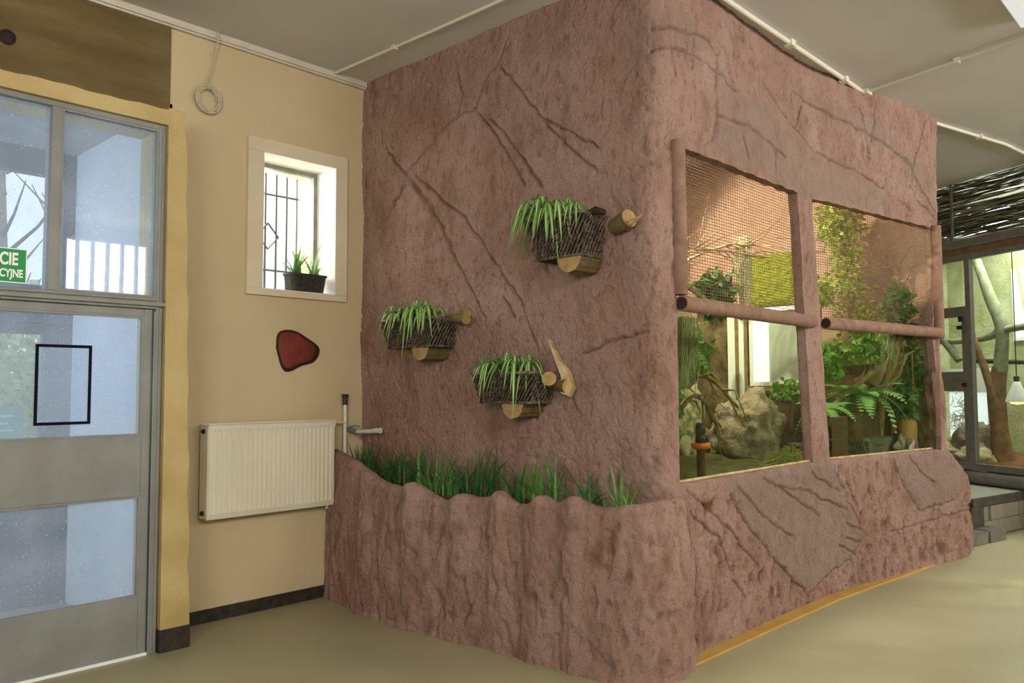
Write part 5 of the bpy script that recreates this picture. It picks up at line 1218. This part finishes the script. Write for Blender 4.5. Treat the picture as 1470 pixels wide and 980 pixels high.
rows_ = [[(p[0], p[1] + (0.01 if i in (0,) else 0), p[2]) for p in r] for i, r in enumerate(rows_)]
vs_ = [p for r in rows_ for p in r]; m_ = len(pts); fs = []
for i in range(len(rows_) - 1):
    for k in range(m_ - 1): fs.append((i * m_ + k, i * m_ + k + 1, (i + 1) * m_ + k + 1, (i + 1) * m_ + k))
mb.add(vs_, fs); mb.build('front_panel', M['rad'], rad)
mb = MB(); mb.off = tuple(rad.location); mb.box((rx0 + 0.003, ry1 - 0.012, rz0 + 0.01), (rx1 - 0.003, ry1, rz1 - 0.01), bev=0.003); mb.build('back_panel', M['rad'], rad)
for xx in (rx0, rx1 - 0.006):
    mb = MB(); mb.off = tuple(rad.location); mb.box((xx, ry0 + 0.014, rz0 + 0.004), (xx + 0.006, ry1 + 0.004, rz1), bev=0.002); mb.build('side_cover', M['rad'], rad)
mb = MB(); mb.off = tuple(rad.location)
for k in range(30):
    a = rx0 + 0.012 + (rx1 - rx0 - 0.024) * k / 30; mb.box((a, ry0 + 0.014, rz1 - 0.012), (a + 0.022, ry1, rz1 - 0.004))
mb.box((rx0, ry0, rz1 - 0.006), (rx1, ry0 + 0.014, rz1 + 0.002)); mb.box((rx0, ry1 - 0.012, rz1 - 0.006), (rx1, ry1 + 0.004, rz1 + 0.002)); mb.build('top_grille', M['rad'], rad)
for zz in (rz0 + 0.04, rz1 - 0.045):
    mb = MB(); mb.tube([(0.0, 0, 0), (-0.012, 0, 0)], 0.016, 12); mb.tube([(-0.012, 0, 0), (-0.02, 0, 0)], 0.008, 8)
    o = mb.build('plug', M['darkmetal'], rad); o.location = (rx0 - rad.location.x, -0.09, zz - rad.location.z)
for xx in (-1.1, -0.53):
    mb = MB(); mb.off = tuple(rad.location); mb.box((xx, ry1, rz0 + 0.1), (xx + 0.03, 0.0, rz1 - 0.08)); mb.build('wall_bracket', M['rad'], rad)
mb = MB(); mb.off = tuple(rad.location); mb.tube([(rx1 - 0.03, -0.09, rz0 + 0.01), (rx1 - 0.03, -0.09, rz0 - 0.03)], 0.011, 10); mb.build('drain_plug', M['rad'], rad)
# riser pipe with a black cap
rp = empty('riser_pipe', (-0.185, -0.05, 0.9)); tag(rp, 'cream heating pipe with a black cap beside the radiator', 'pipe')
mb = MB(); mb.off = tuple(rp.location); mb.tube([(-0.185, -0.05, 0.90), (-0.185, -0.05, 1.40)], 0.013, 12); mb.build('pipe', M['rad'], rp, True)
mb = MB(); mb.off = tuple(rp.location); mb.tube([(rx1, -0.09, 1.262), (-0.26, -0.07, 1.265), (-0.185, -0.05, 1.265)], 0.010, 10); mb.build('pipe_joint', M['rad'], rp, True)
mb = MB(); mb.off = tuple(rp.location); mb.tube([(-0.185, -0.05, 1.395), (-0.185, -0.05, 1.44), (-0.185, -0.05, 1.475)], [0.020, 0.020, 0.026], 12); mb.build('cap', M['blackplastic'], rp)
# stop valve with a stub pipe on the wall above the trough
sv = empty('stop_valve', (-0.10, -0.02, 1.19)); tag(sv, 'small metal stop valve with a painted pipe above the trough', 'valve')
mb = MB(); mb.tube([(-0.0, -0.03, 0.0), (0.02, -0.20, 0.008), (0.03, -0.31, 0.018)], [0.014, 0.016, 0.022], 12); mb.build('pipe', M['conduit'], sv, True)
mb = MB(); mb.tube([(-0.03, 0.02, 0.02), (0.0, -0.06, 0.0)], [0.016, 0.018], 10); mb.build('body', M['greymetal'], sv, True)
mb = MB(); mb.tube([(-0.055, -0.03, 0.035), (-0.02, -0.055, 0.05), (0.01, -0.09, 0.04)], 0.006, 8); mb.tube([(0.02, -0.09, 0.0), (-0.01, -0.12, -0.05)], 0.007, 8); mb.build('lever', M['greymetal'], sv, True)
# red stone plaque
pq = empty('stone_plaque', (-0.565, 0.0, 1.785)); tag(pq, 'flat red stone-shaped plaque with a black edge on the cream wall', 'plaque')
outl = [(-0.175, 0.02), (-0.165, 0.115), (-0.11, 0.15), (-0.02, 0.145), (0.075, 0.10), (0.165, 0.045), (0.178, -0.01), (0.13, -0.075), (0.03, -0.105), (-0.075, -0.148), (-0.13, -0.115)]
oc = catmull(outl + [outl[0]], 6)[:-1]
def puck(mb, C, s, y0, y1, dome, off=(0, 0)):
    n = len(C); vs_ = []; fs = []
    for (k, y) in ((s, y0), (s, y0 - (y0 - y1) * 0.7), (s * 0.93, y1), (s * 0.6, y1 - dome), (s * 0.25, y1 - dome * 1.3)):
        vs_ += [(off[0] + p[0] * k, y, off[1] + p[1] * k) for p in C]
    for i in range(4):
        for k in range(n): fs.append((i * n + k, i * n + (k + 1) % n, (i + 1) * n + (k + 1) % n, (i + 1) * n + k))
    fs.append(tuple(range(4 * n, 5 * n))); mb.add(vs_, fs)
mb = MB(); puck(mb, oc, 1.0, 0.0, -0.012, 0.0); mb.build('border', M['soot'], pq, True)
mb = MB(); puck(mb, oc, 0.86, -0.012, -0.022, 0.004, (-0.014, 0.004)); mb.build('face', M['red'], pq, True)
# cable coil hanging from the cornice
cc = empty('cable_coil', (-1.28, -0.02, 3.53)); tag(cc, 'coil of thin cream cable hanging from the cornice', 'cable')
rr = random.Random(9); mb = MB(); pts = []
for i in range(150):
    an = i / 150 * 2 * math.pi * 5.0; r = 0.082 + 0.012 * math.sin(i * 0.37) ; pts.append((r * math.cos(an + 1.5), -0.012 - 0.006 * math.sin(i * 0.21), -0.085 + 1.02 * r * math.sin(an + 1.5)))
mb.tube(pts, 0.0052, 6); mb.build('coil', M['cable'], cc, True)
mb = MB(); mb.tube([(-0.03, -0.015, 0.0), (-0.01, -0.012, 0.03), (0.025, -0.01, 0.12), (0.035, -0.01, 0.22), (0.037, -0.05, 0.33), (0.037, -0.05, 0.378)], 0.005, 6); mb.build('lead', M['cable'], cc, True)
mb = MB(); mb.tube([(0.0, -0.02, 0.005), (0.03, -0.03, -0.04), (0.05, -0.028, -0.09)], 0.005, 6); mb.build('tail', M['cable'], cc, True)
# pot with plants on the window sill
py_, pz = 0.085, WZ0 + 0.005
tp = empty('window_trough', (-0.455, py_, pz)); tag(tp, 'small black ribbed plant trough on the window sill', 'planter')
mb = MB(); n = 40; ring = []
def rr_rect(hx, hy, n=40):
    out = []
    for k in range(n):
        an = 2 * math.pi * k / n; c, s = math.cos(an), math.sin(an); out.append((hx * math.copysign(abs(c) ** 0.35, c), hy * math.copysign(abs(s) ** 0.35, s)))
    return out
for (hx, hy, z) in ((0.135, 0.055, 0.0), (0.155, 0.066, 0.125), (0.162, 0.072, 0.125), (0.162, 0.072, 0.14), (0.15, 0.062, 0.14), (0.145, 0.058, 0.11)):
    ring.append([(a, b, z) for a, b in rr_rect(hx, hy)])
vs_ = [p for r in ring for p in r]; fs = []
for i in range(len(ring) - 1):
    for k in range(n): fs.append((i * n + k, i * n + (k + 1) % n, (i + 1) * n + (k + 1) % n, (i + 1) * n + k))
fs.append(tuple(range(n - 1, -1, -1))); mb.add(vs_, fs); mb.build('pot_body', M['pot'], tp)
mb = MB(); mb.add([(a, b, 0.115) for a, b in rr_rect(0.145, 0.058)], [tuple(range(n))]); mb.build('soil', M['soil'], tp)
for (dx, nn, L, lab) in ((-0.075, 17, 0.27, 'spiky green aloe-like plant, taller clump in the window trough'), (0.075, 13, 0.20, 'spiky green plant with one tall leaf in the window trough')):
    rr = random.Random(int(200 + dx * 100)); r_ = empty('spiky_plant', (-0.455 + dx, py_, pz + 0.115)); tag(r_, lab, 'plant', 'spiky plants in the window trough')
    for i in range(nn):
        o = blade(1.0, 0.15 + 0.3 * rr.random(), 0.055).build('blade', M['blade2'], r_, True); l = L * rr.uniform(0.5, 1.1)
        if i == 0 and dx > 0: l = 0.34
        tl = rr.uniform(0.1, 0.75) if not (i == 0 and dx > 0) else 0.05
        o.scale = (l, l, l); o.rotation_euler = (0, tl, i * 2.4 + rr.uniform(-.3, .3)); o.location = (rr.uniform(-.03, .03), rr.uniform(-.02, .02), 0)

# ------------------------------------------------------------------ floor strip, ceiling conduits, lamps
sp_ = [(0.17, -2.77), (1.2, -2.785), (2.13, -2.81), (4.25, -3.0)]
mb = MB(); vs_ = []; fs = []
for (x, y) in sp_: vs_ += [(x, y, 0.0), (x, y, 0.012), (x + (0.10 if x < 0.5 else 0), y + 0.10, 0.012), (x + (0.10 if x < 0.5 else 0), y + 0.10, 0.0)]
for i in range(len(sp_) - 1):
    for k in range(4): fs.append((i * 4 + k, (i + 1) * 4 + k, (i + 1) * 4 + (k + 1) % 4, i * 4 + (k + 1) % 4))
fs += [(0, 1, 2, 3), (15, 14, 13, 12)]
mb.add(vs_, fs); struct(mb.build('trim_2', M['strip']), 'ochre wooden strip on the floor along the pink front', 'trim')
def conduit(pts, r, lab, clips=True):
    r_ = empty('ceiling_conduit', pts[0]); tag(r_, lab, 'conduit', 'cable conduits on the ceiling')
    mb = MB(); mb.off = pts[0]; mb.tube(pts, r, 8); mb.build('duct', M['conduit'], r_, True)
    for a, b in zip(pts[:-1], pts[1:]):
        a = Vector(a); b = Vector(b); l = (b - a).length; k = max(1, int(l / 0.9))
        for i in range(k):
            p = a + (b - a) * ((i + 0.6) / k); mb = MB(); mb.box((p.x - r * 1.6 - pts[0][0], p.y - r * 1.6 - pts[0][1], p.z - r * 1.5 - pts[0][2]), (p.x + r * 1.6 - pts[0][0], p.y + r * 1.6 - pts[0][1], H - pts[0][2])); mb.build('clip', M['conduit'], r_)
    return r_
conduit([(-0.30, -0.05, H - 0.012), (-0.27, -1.2, H - 0.012), (-0.24, -3.4, H - 0.012)], 0.012, 'thin conduit on the ceiling beside the pink side wall')
cz_ = H - 0.018
c2 = conduit([(-0.3, -2.77, cz_), (1.0, -2.775, cz_), (2.86, -2.80, cz_)], 0.018, 'white conduit along the top of the pink front, near length')
conduit([(2.93, -2.80, cz_), (4.13, -2.99, cz_), (5.3, -3.29, cz_), (6.3, -3.42, cz_)], 0.016, 'white conduit beyond the junction box, running to the far enclosure')
conduit([(2.88, -2.86, cz_), (2.58, -3.98, cz_), (2.3, -5.2, cz_)], 0.012, 'thin conduit crossing the bare ceiling from the junction box')
jb = MB(); jb.box((-0.05, -0.05, -0.04), (0.05, 0.05, 0.0), bev=0.006); o = jb.build('junction_box', M['conduit']); o.location = (2.89, -2.80, H); tag(o, 'small white junction box on the ceiling above the post', 'junction box')
def ceiling_lamp(x0, x1, y0, y1, lab):
    r_ = empty('ceiling_light', ((x0 + x1) / 2, (y0 + y1) / 2, H)); tag(r_, lab, 'light', 'ceiling lights')
    hx, hy = (x1 - x0) / 2, (y1 - y0) / 2
    mb = MB(); mb.box((-hx, -hy, -0.05), (hx, hy, 0.0)); mb.build('housing', M['whiteplastic'], r_)
    mb = MB(); mb.box((-hx + 0.01, -hy + 0.01, -0.058), (hx - 0.01, hy - 0.01, -0.05)); mb.build('diffuser', M['lampface'], r_)
ceiling_lamp(1.05, 2.30, -4.62, -4.01, 'white panel light at the upper right edge of the ceiling')

# ------------------------------------------------------------------ platform, step and the far enclosure
pf = empty('tiled_platform', (5.6, -2.9, 0)); tag(pf, 'raised platform faced with beige tiles at the far right', 'platform')
fa = math.radians(-12.0); fdx, fdy = math.cos(fa), math.sin(fa)
p0 = np.array([5.36, -2.90])
def plf(a, b): return (p0[0] + fdx * a - fdy * b, p0[1] + fdy * a + fdx * b)   # a along the front, b backwards
def plbox(name, a0, a1, b0, b1, z0, z1, m, parent=pf, lab=None):
    mb = MB(); c = [plf(a0, b0), plf(a1, b0), plf(a1, b1), plf(a0, b1)]
    vs_ = [(x, y, z) for z in (z0, z1) for x, y in c]; mb.add(vs_, [(0, 3, 2, 1), (4, 5, 6, 7), (0, 1, 5, 4), (1, 2, 6, 5), (2, 3, 7, 6), (3, 0, 4, 7)])
    mb.v = [(x - 5.6, y + 2.9, z) for x, y, z in mb.v]; o = mb.build(name, m, parent)
    if lab: o['label'] = lab
    return o
plbox('core', -0.10, 3.0, 0.02, 2.85, 0.0, 0.36, M['grout'])
plbox('deck', -0.10, 3.0, 0.0, 2.85, 0.36, 0.40, M['platform_top'])
plbox('edge_strip', -0.10, 3.0, -0.02, 0.0, 0.315, 0.402, M['tile_dark'], lab='dark edge tile strip')
plbox('end_slab', -0.13, 0.12, -0.015, 0.5, 0.0, 0.315, M['tile_dark'], lab='dark end of the platform')
tw, th = 0.30, 0.148
k = 0
for row in range(2):
    for i in range(8):
        a0 = 0.125 + tw * i + (0.15 if row else 0.0); plbox('tile', a0 + 0.004, a0 + tw - 0.004, -0.012 + 0.002 * ((i * 7 + row) % 3), 0.02, 0.012 + th * row + 0.003, 0.012 + th * (row + 1) - 0.003, M['tile'])
st = empty('concrete_step', (5.2, -3.0, 0)); tag(st, 'low grey concrete step in front of the tiled platform', 'step')
q0 = np.array([4.55, -2.90]); sa = math.radians(-13.0)
def stepv(a, b): return (q0[0] + math.cos(sa) * a - math.sin(sa) * b, q0[1] + math.sin(sa) * a + math.cos(sa) * b)
for (a0, a1, nm) in ((0.0, 0.66, 'slab'), (0.664, 1.0, 'slab')):
    bm = bmesh.new(); bmesh.ops.create_cube(bm, size=1.0); bmesh.ops.bevel(bm, geom=bm.edges[:], offset=0.05, segments=2, affect='EDGES')
    for v in bm.verts:
        a = a0 + (v.co.x + 0.5) * (a1 - a0); b = (v.co.y + 0.5) * 0.30; x, y = stepv(a, b); v.co = Vector((x - 5.2, y + 3.0, (v.co.z + 0.5) * 0.115))
    me = bpy.data.meshes.new(nm); bm.to_mesh(me); bm.free(); link_mesh(nm, me, M['concrete'], st)

FA = (6.902, -2.214); FR = math.atan2(-0.879, -0.477)
def F(s, d, z): return (FA[0] - 0.477 * s + 0.879 * d, FA[1] - 0.879 * s - 0.477 * d, z)
fe = empty('far_enclosure', (FA[0], FA[1], 0.0), FR); tag(fe, 'far grey-framed glass enclosure with a willow twig screen on top', 'enclosure')
def fbox(name, boxes, m, bev=0.0, lab=None):
    mb = MB()
    for lo, hi in boxes: mb.box(lo, hi, bev=bev)
    o = mb.build(name, m, fe)
    if lab: o['label'] = lab
    return o
S0_, S1_ = -1.6, 1.75
mb = MB(); mb.tube([(S0_, -0.02, 0.475), (S1_, -0.02, 0.475)], 0.075, 14); mb.build('base_bar', M['greymetal'], fe, True)
fbox('bottom_rail', [((S0_, -0.03, 0.56), (S1_, 0.03, 0.635))], M['greymetal'], 0.004)
fbox('top_rail', [((S0_, -0.035, 2.99), (S1_, 0.035, 3.055))], M['greymetal'], 0.004)
fbox('header_board', [((S0_, -0.02, 3.055), (S1_, 0.03, 3.13))], M['redwood'], 0.003)
fbox('header_rail', [((S0_, -0.04, 3.13), (S1_, 0.03, 3.23))], M['greymetal'], 0.006)
fbox('mullion', [((0.375, -0.03, 0.635), (0.445, 0.03, 2.99))], M['greymetal'], 0.004)
fbox('mullion', [((1.55, -0.03, 0.635), (1.62, 0.03, 2.99))], M['greymetal'], 0.004)
fbox('gate_rail', [((S0_, -0.025, 2.33), (0.375, 0.025, 2.45))], M['greymetal'], 0.004)
fbox('gate_panel', [((S0_, -0.02, 1.46), (0.375, 0.02, 1.69))], M['greymetal'], 0.004)
fbox('gate_stile', [((0.31, -0.026, 0.635), (0.375, 0.026, 2.33))], M['greymetal'], 0.004)
for (a, b) in ((0.635, 1.46), (1.69, 2.33), (2.45, 2.99)): fbox('glass_pane', [((S0_, -0.004, a), (0.31, 0.004, b))], M['glass_clear'])
fbox('glass_pane', [((0.445, -0.004, 0.635), (1.55, 0.004, 2.99))], M['glass_clear'])
fbox('latch', [((0.285, -0.05, 2.27), (0.335, -0.025, 2.33)), ((0.27, -0.06, 2.18), (0.32, -0.025, 2.225))], M['darkmetal'], 0.003)
mb = MB(); mb.tube([(0.33, -0.02, 1.535), (0.33, -0.05, 1.535)], 0.025, 12); mb.build('knob', M['darkmetal'], fe)
# twig screen: individual twigs too many and too thin to pick apart
rr = random.Random(77); mbd = MB(); mbp = MB()
for i in range(250):
    z = 3.25 + 0.66 * rr.random(); s0 = rr.uniform(S0_, S1_ - 1.0); l = rr.uniform(1.0, 2.4); pts = []; zz = z
    for k in range(6): pts.append((min(s0 + l * k / 5, S1_), rr.uniform(-0.03, 0.02), zz)); zz = min(max(zz + rr.uniform(-0.022, 0.022), 3.24), 3.895)
    pale = rr.random() < 0.42
    (mbp if pale else mbd).tube(pts, [0.0065, 0.006, 0.0055, 0.005, 0.004, 0.0025], 5, cap=False)
mbd.build('twig_screen', M['twig_dark'], fe)['kind'] = 'stuff'
mbp.build('pale_twigs', M['twig_pale'], fe)['kind'] = 'stuff'
fbox('screen_post', [((0.225, -0.045, 3.23), (0.255, -0.03, H))], M['greymetal'])
fbox('inner_wall', [((S0_ - 0.6, 1.8, 0.36), (S1_, 1.86, H))], M['lime_wall'])
fbox('side_wall', [((S0_ - 0.06, 0.0, 0.36), (S0_, 1.8, H))], M['lime_wall'])
fbox('side_wall', [((S1_, 0.0, 0.36), (S1_ + 0.06, 1.8, H))], M['lime_wall'])
mb = MB(); n1, n2 = 50, 26; vs_ = []; fs = []
for i in range(n1):
    for j in range(n2):
        a = S0_ + (S1_ - S0_) * i / (n1 - 1); b = 0.03 + 1.75 * j / (n2 - 1); vs_.append((a, b, 0.58 + 0.05 * float(fbm(np.array(a * 3), np.array(b * 3), np.array(0.7), 3)) + 0.03 * j / n2))
for i in range(n1 - 1):
    for j in range(n2 - 1): fs.append((i * n2 + j, (i + 1) * n2 + j, (i + 1) * n2 + j + 1, i * n2 + j + 1))
mb.add(vs_, fs); mb.build('earth', M['red_earth'], fe, True)['kind'] = 'stuff'
wf = empty('window_7', F(-0.05, 1.78, 2.12), FR); struct(wf, 'white-framed window in the back of the far enclosure', 'window')
mb = MB(); mb.box((-0.46, -0.03, 0.0), (0.4, 0.0, 0.05)); mb.box((-0.46, -0.03, 0.90), (0.4, 0.0, 0.96)); mb.box((-0.46, -0.03, 0.05), (-0.41, 0.0, 0.9)); mb.build('window_frame', M['whiteplastic'], wf)
mb = MB(); mb.box((-0.41, -0.012, 0.05), (0.4, -0.004, 0.9)); mb.build('pane', M['blind'], wf)
wf2 = empty('window_8', F(-1.55, 1.78, 0.75), FR); struct(wf2, 'low bright window seen through the gate of the far enclosure', 'window')
mb = MB(); mb.box((-0.3, -0.03, 0.0), (0.65, 0.0, 0.05)); mb.box((-0.3, -0.03, 0.68), (0.65, 0.0, 1.02)); mb.box((0.6, -0.03, 0.05), (0.65, 0.0, 0.68)); mb.build('window_frame', M['whiteplastic'], wf2)
mb = MB(); mb.box((-0.3, -0.012, 0.05), (0.6, -0.004, 0.68)); mb.build('pane', M['blind'], wf2)
for (z_, s_) in ((3.66, -0.3), (3.42, 0.55)):
    tl = empty('tube_light', F(s_, 0.45, z_), FR); tag(tl, 'white tube light behind the willow screen, %s one' % ('upper' if z_ > 3.5 else 'lower'), 'light', 'tube lights behind the willow screen')
    mb = MB(); mb.tube([(-0.85, 0, 0), (0.85, 0, 0)], 0.05, 10); mb.build('tube', M['tubeglow'], tl, True)
    mb = MB(); mb.box((-0.9, 0.05, -0.05), (0.9, 0.09, 0.05)); mb.build('batten', M['whiteplastic'], tl)
# climbing tree in the far enclosure
tr = empty('climbing_tree', F(0.0, 0.9, 0.58)); tag(tr, 'grey-green dead climbing tree behind the far glass', 'tree')
def ftube(name, pts, rad, m, par, lab=None):
    P = catmull([F(*p) for p in pts], 8); mb = MB(); mb.off = tuple(par.location); n = len(P)
    R_ = np.interp(np.linspace(0, 1, n), np.linspace(0, 1, len(rad)), rad); mb.tube([tuple(p) for p in P], [float(r) for r in R_], 12); o = mb.build(name, m, par, True)
    if lab: o['label'] = lab
ftube('lower_trunk', [(0.0, 0.9, 0.58), (-0.04, 0.9, 1.0), (-0.06, 0.9, 1.45), (0.0, 0.9, 1.75)], [0.13, 0.10, 0.11, 0.085], M['redwood'], tr, 'brown lower trunk')
ftube('trunk', [(0.0, 0.9, 1.7), (0.05, 0.9, 2.1), (0.03, 0.9, 2.33), (-0.10, 0.9, 2.62), (-0.18, 0.9, 2.85), (-0.28, 0.9, 3.12)], [0.085, 0.075, 0.08, 0.07, 0.06, 0.055], M['deadwood'], tr)
ftube('limb', [(0.04, 0.9, 2.24), (-0.10, 0.88, 2.14), (-0.5, 0.8, 2.10), (-0.95, 0.7, 2.12)], [0.05, 0.045, 0.04, 0.035], M['deadwood'], tr)
ftube('limb', [(0.05, 0.9, 2.2), (0.18, 0.9, 2.22), (0.40, 0.95, 2.24)], [0.05, 0.045, 0.045], M['deadwood'], tr)
ftube('limb', [(-0.02, 0.85, 1.25), (-0.10, 0.8, 1.65), (-0.27, 0.75, 2.22)], [0.06, 0.05, 0.035], M['redwood'], tr)
ftube('limb', [(-0.28, 0.82, 1.84), (0.0, 0.95, 1.82), (0.35, 1.0, 1.80)], [0.03, 0.03, 0.025], M['twig_dark'], tr, 'dark thin cross stick')
ftube('limb', [(-0.95, 0.7, 2.4), (-0.75, 0.75, 2.2), (-0.5, 0.8, 1.85)], [0.07, 0.06, 0.05], M['deadwood'], tr)
rp2 = MB(); rp2.tube([F(-0.02, 1.2, 3.3), F(0.06, 1.2, 2.9), F(0.12, 1.2, 2.45)], 0.012, 6); o = rp2.build('yellow_rope', mat('yellow_rope_fibre', (0.62, 0.52, 0.12), None, 0.8)); tag(o, 'yellow rope hanging beside the dead tree', 'rope')
hlm = empty('heat_lamp', F(0.39, 0.7, 1.33)); tag(hlm, 'white cone heat lamp glowing orange at the right edge', 'lamp')
mb = MB(); mb.lathe([(0.125, 0.0), (0.12, 0.03), (0.05, 0.20), (0.035, 0.24), (0.03, 0.24), (0.045, 0.2), (0.115, 0.03), (0.12, 0.0)], n=24); mb.build('shade', M['whiteplastic'], hlm, True)
mb = MB(); mb.lathe([(0.03, 0.24), (0.035, 0.30), (0.0, 0.31)], n=16); mb.build('socket', M['blackplastic'], hlm, True)
mb = MB(); mb.lathe([(0.0, -0.03), (0.06, -0.02), (0.10, 0.012), (0.08, 0.04), (0.0, 0.05)], n=20); mb.build('bulb', M['heat'], hlm, True)
mb = MB(); mb.tube([(0, 0, 0.30), (0, 0, 2.2)], 0.006, 6); mb.build('cord', M['blackplastic'], hlm)
rock('boulder', F(-0.45, 0.35, 0.58), (0.32, 0.26, 0.17), M['sandrock'], 11.0, 'low sandy boulder behind the far gate', group=None, rough=0.3, sub=4)
rock('boulder', F(0.12, 0.30, 0.58), (0.26, 0.22, 0.15), M['sandrock'], 12.0, 'brownish boulder right of the far mullion', rough=0.3, sub=4)
rock('boulder', F(-0.35, 0.8, 0.60), (0.30, 0.25, 0.30), M['rock'], 13.0, 'taller rock behind the sandy boulder in the far enclosure', rough=0.35, sub=4)
# white net draped on the branches
nb = MB(); rr = random.Random(4)
for i in range(150):
    a = rr.uniform(-0.52, -0.18); z = rr.uniform(0.95, 1.55); 
    if (z - 0.95) > 0.6 - abs(a + 0.35) * 2.2: continue
    an = rr.uniform(0, 6.28); l = rr.uniform(0.06, 0.16); nb.tube([F(a, 0.62 + rr.uniform(-.05, .05), z), F(a + l * math.cos(an), 0.62, z + l * math.sin(an))], 0.006, 4, cap=False)
o = nb.build('white_net', M['whiteplastic']); tag(o, 'white netting draped behind the far mullion', 'netting', kind='stuff')
leafy('hanging_foliage', F(0.2, 1.6, 2.95), [(F(0.25, 1.55, 2.9), (0.12, 0.16, 0.16), 160, 0.05)], M['leaf_dark'], 'dark foliage high in the far enclosure at the right edge', 'foliage', 61, 0.10, stem=[F(0.2, 1.7, 3.1), F(0.25, 1.55, 2.9)])
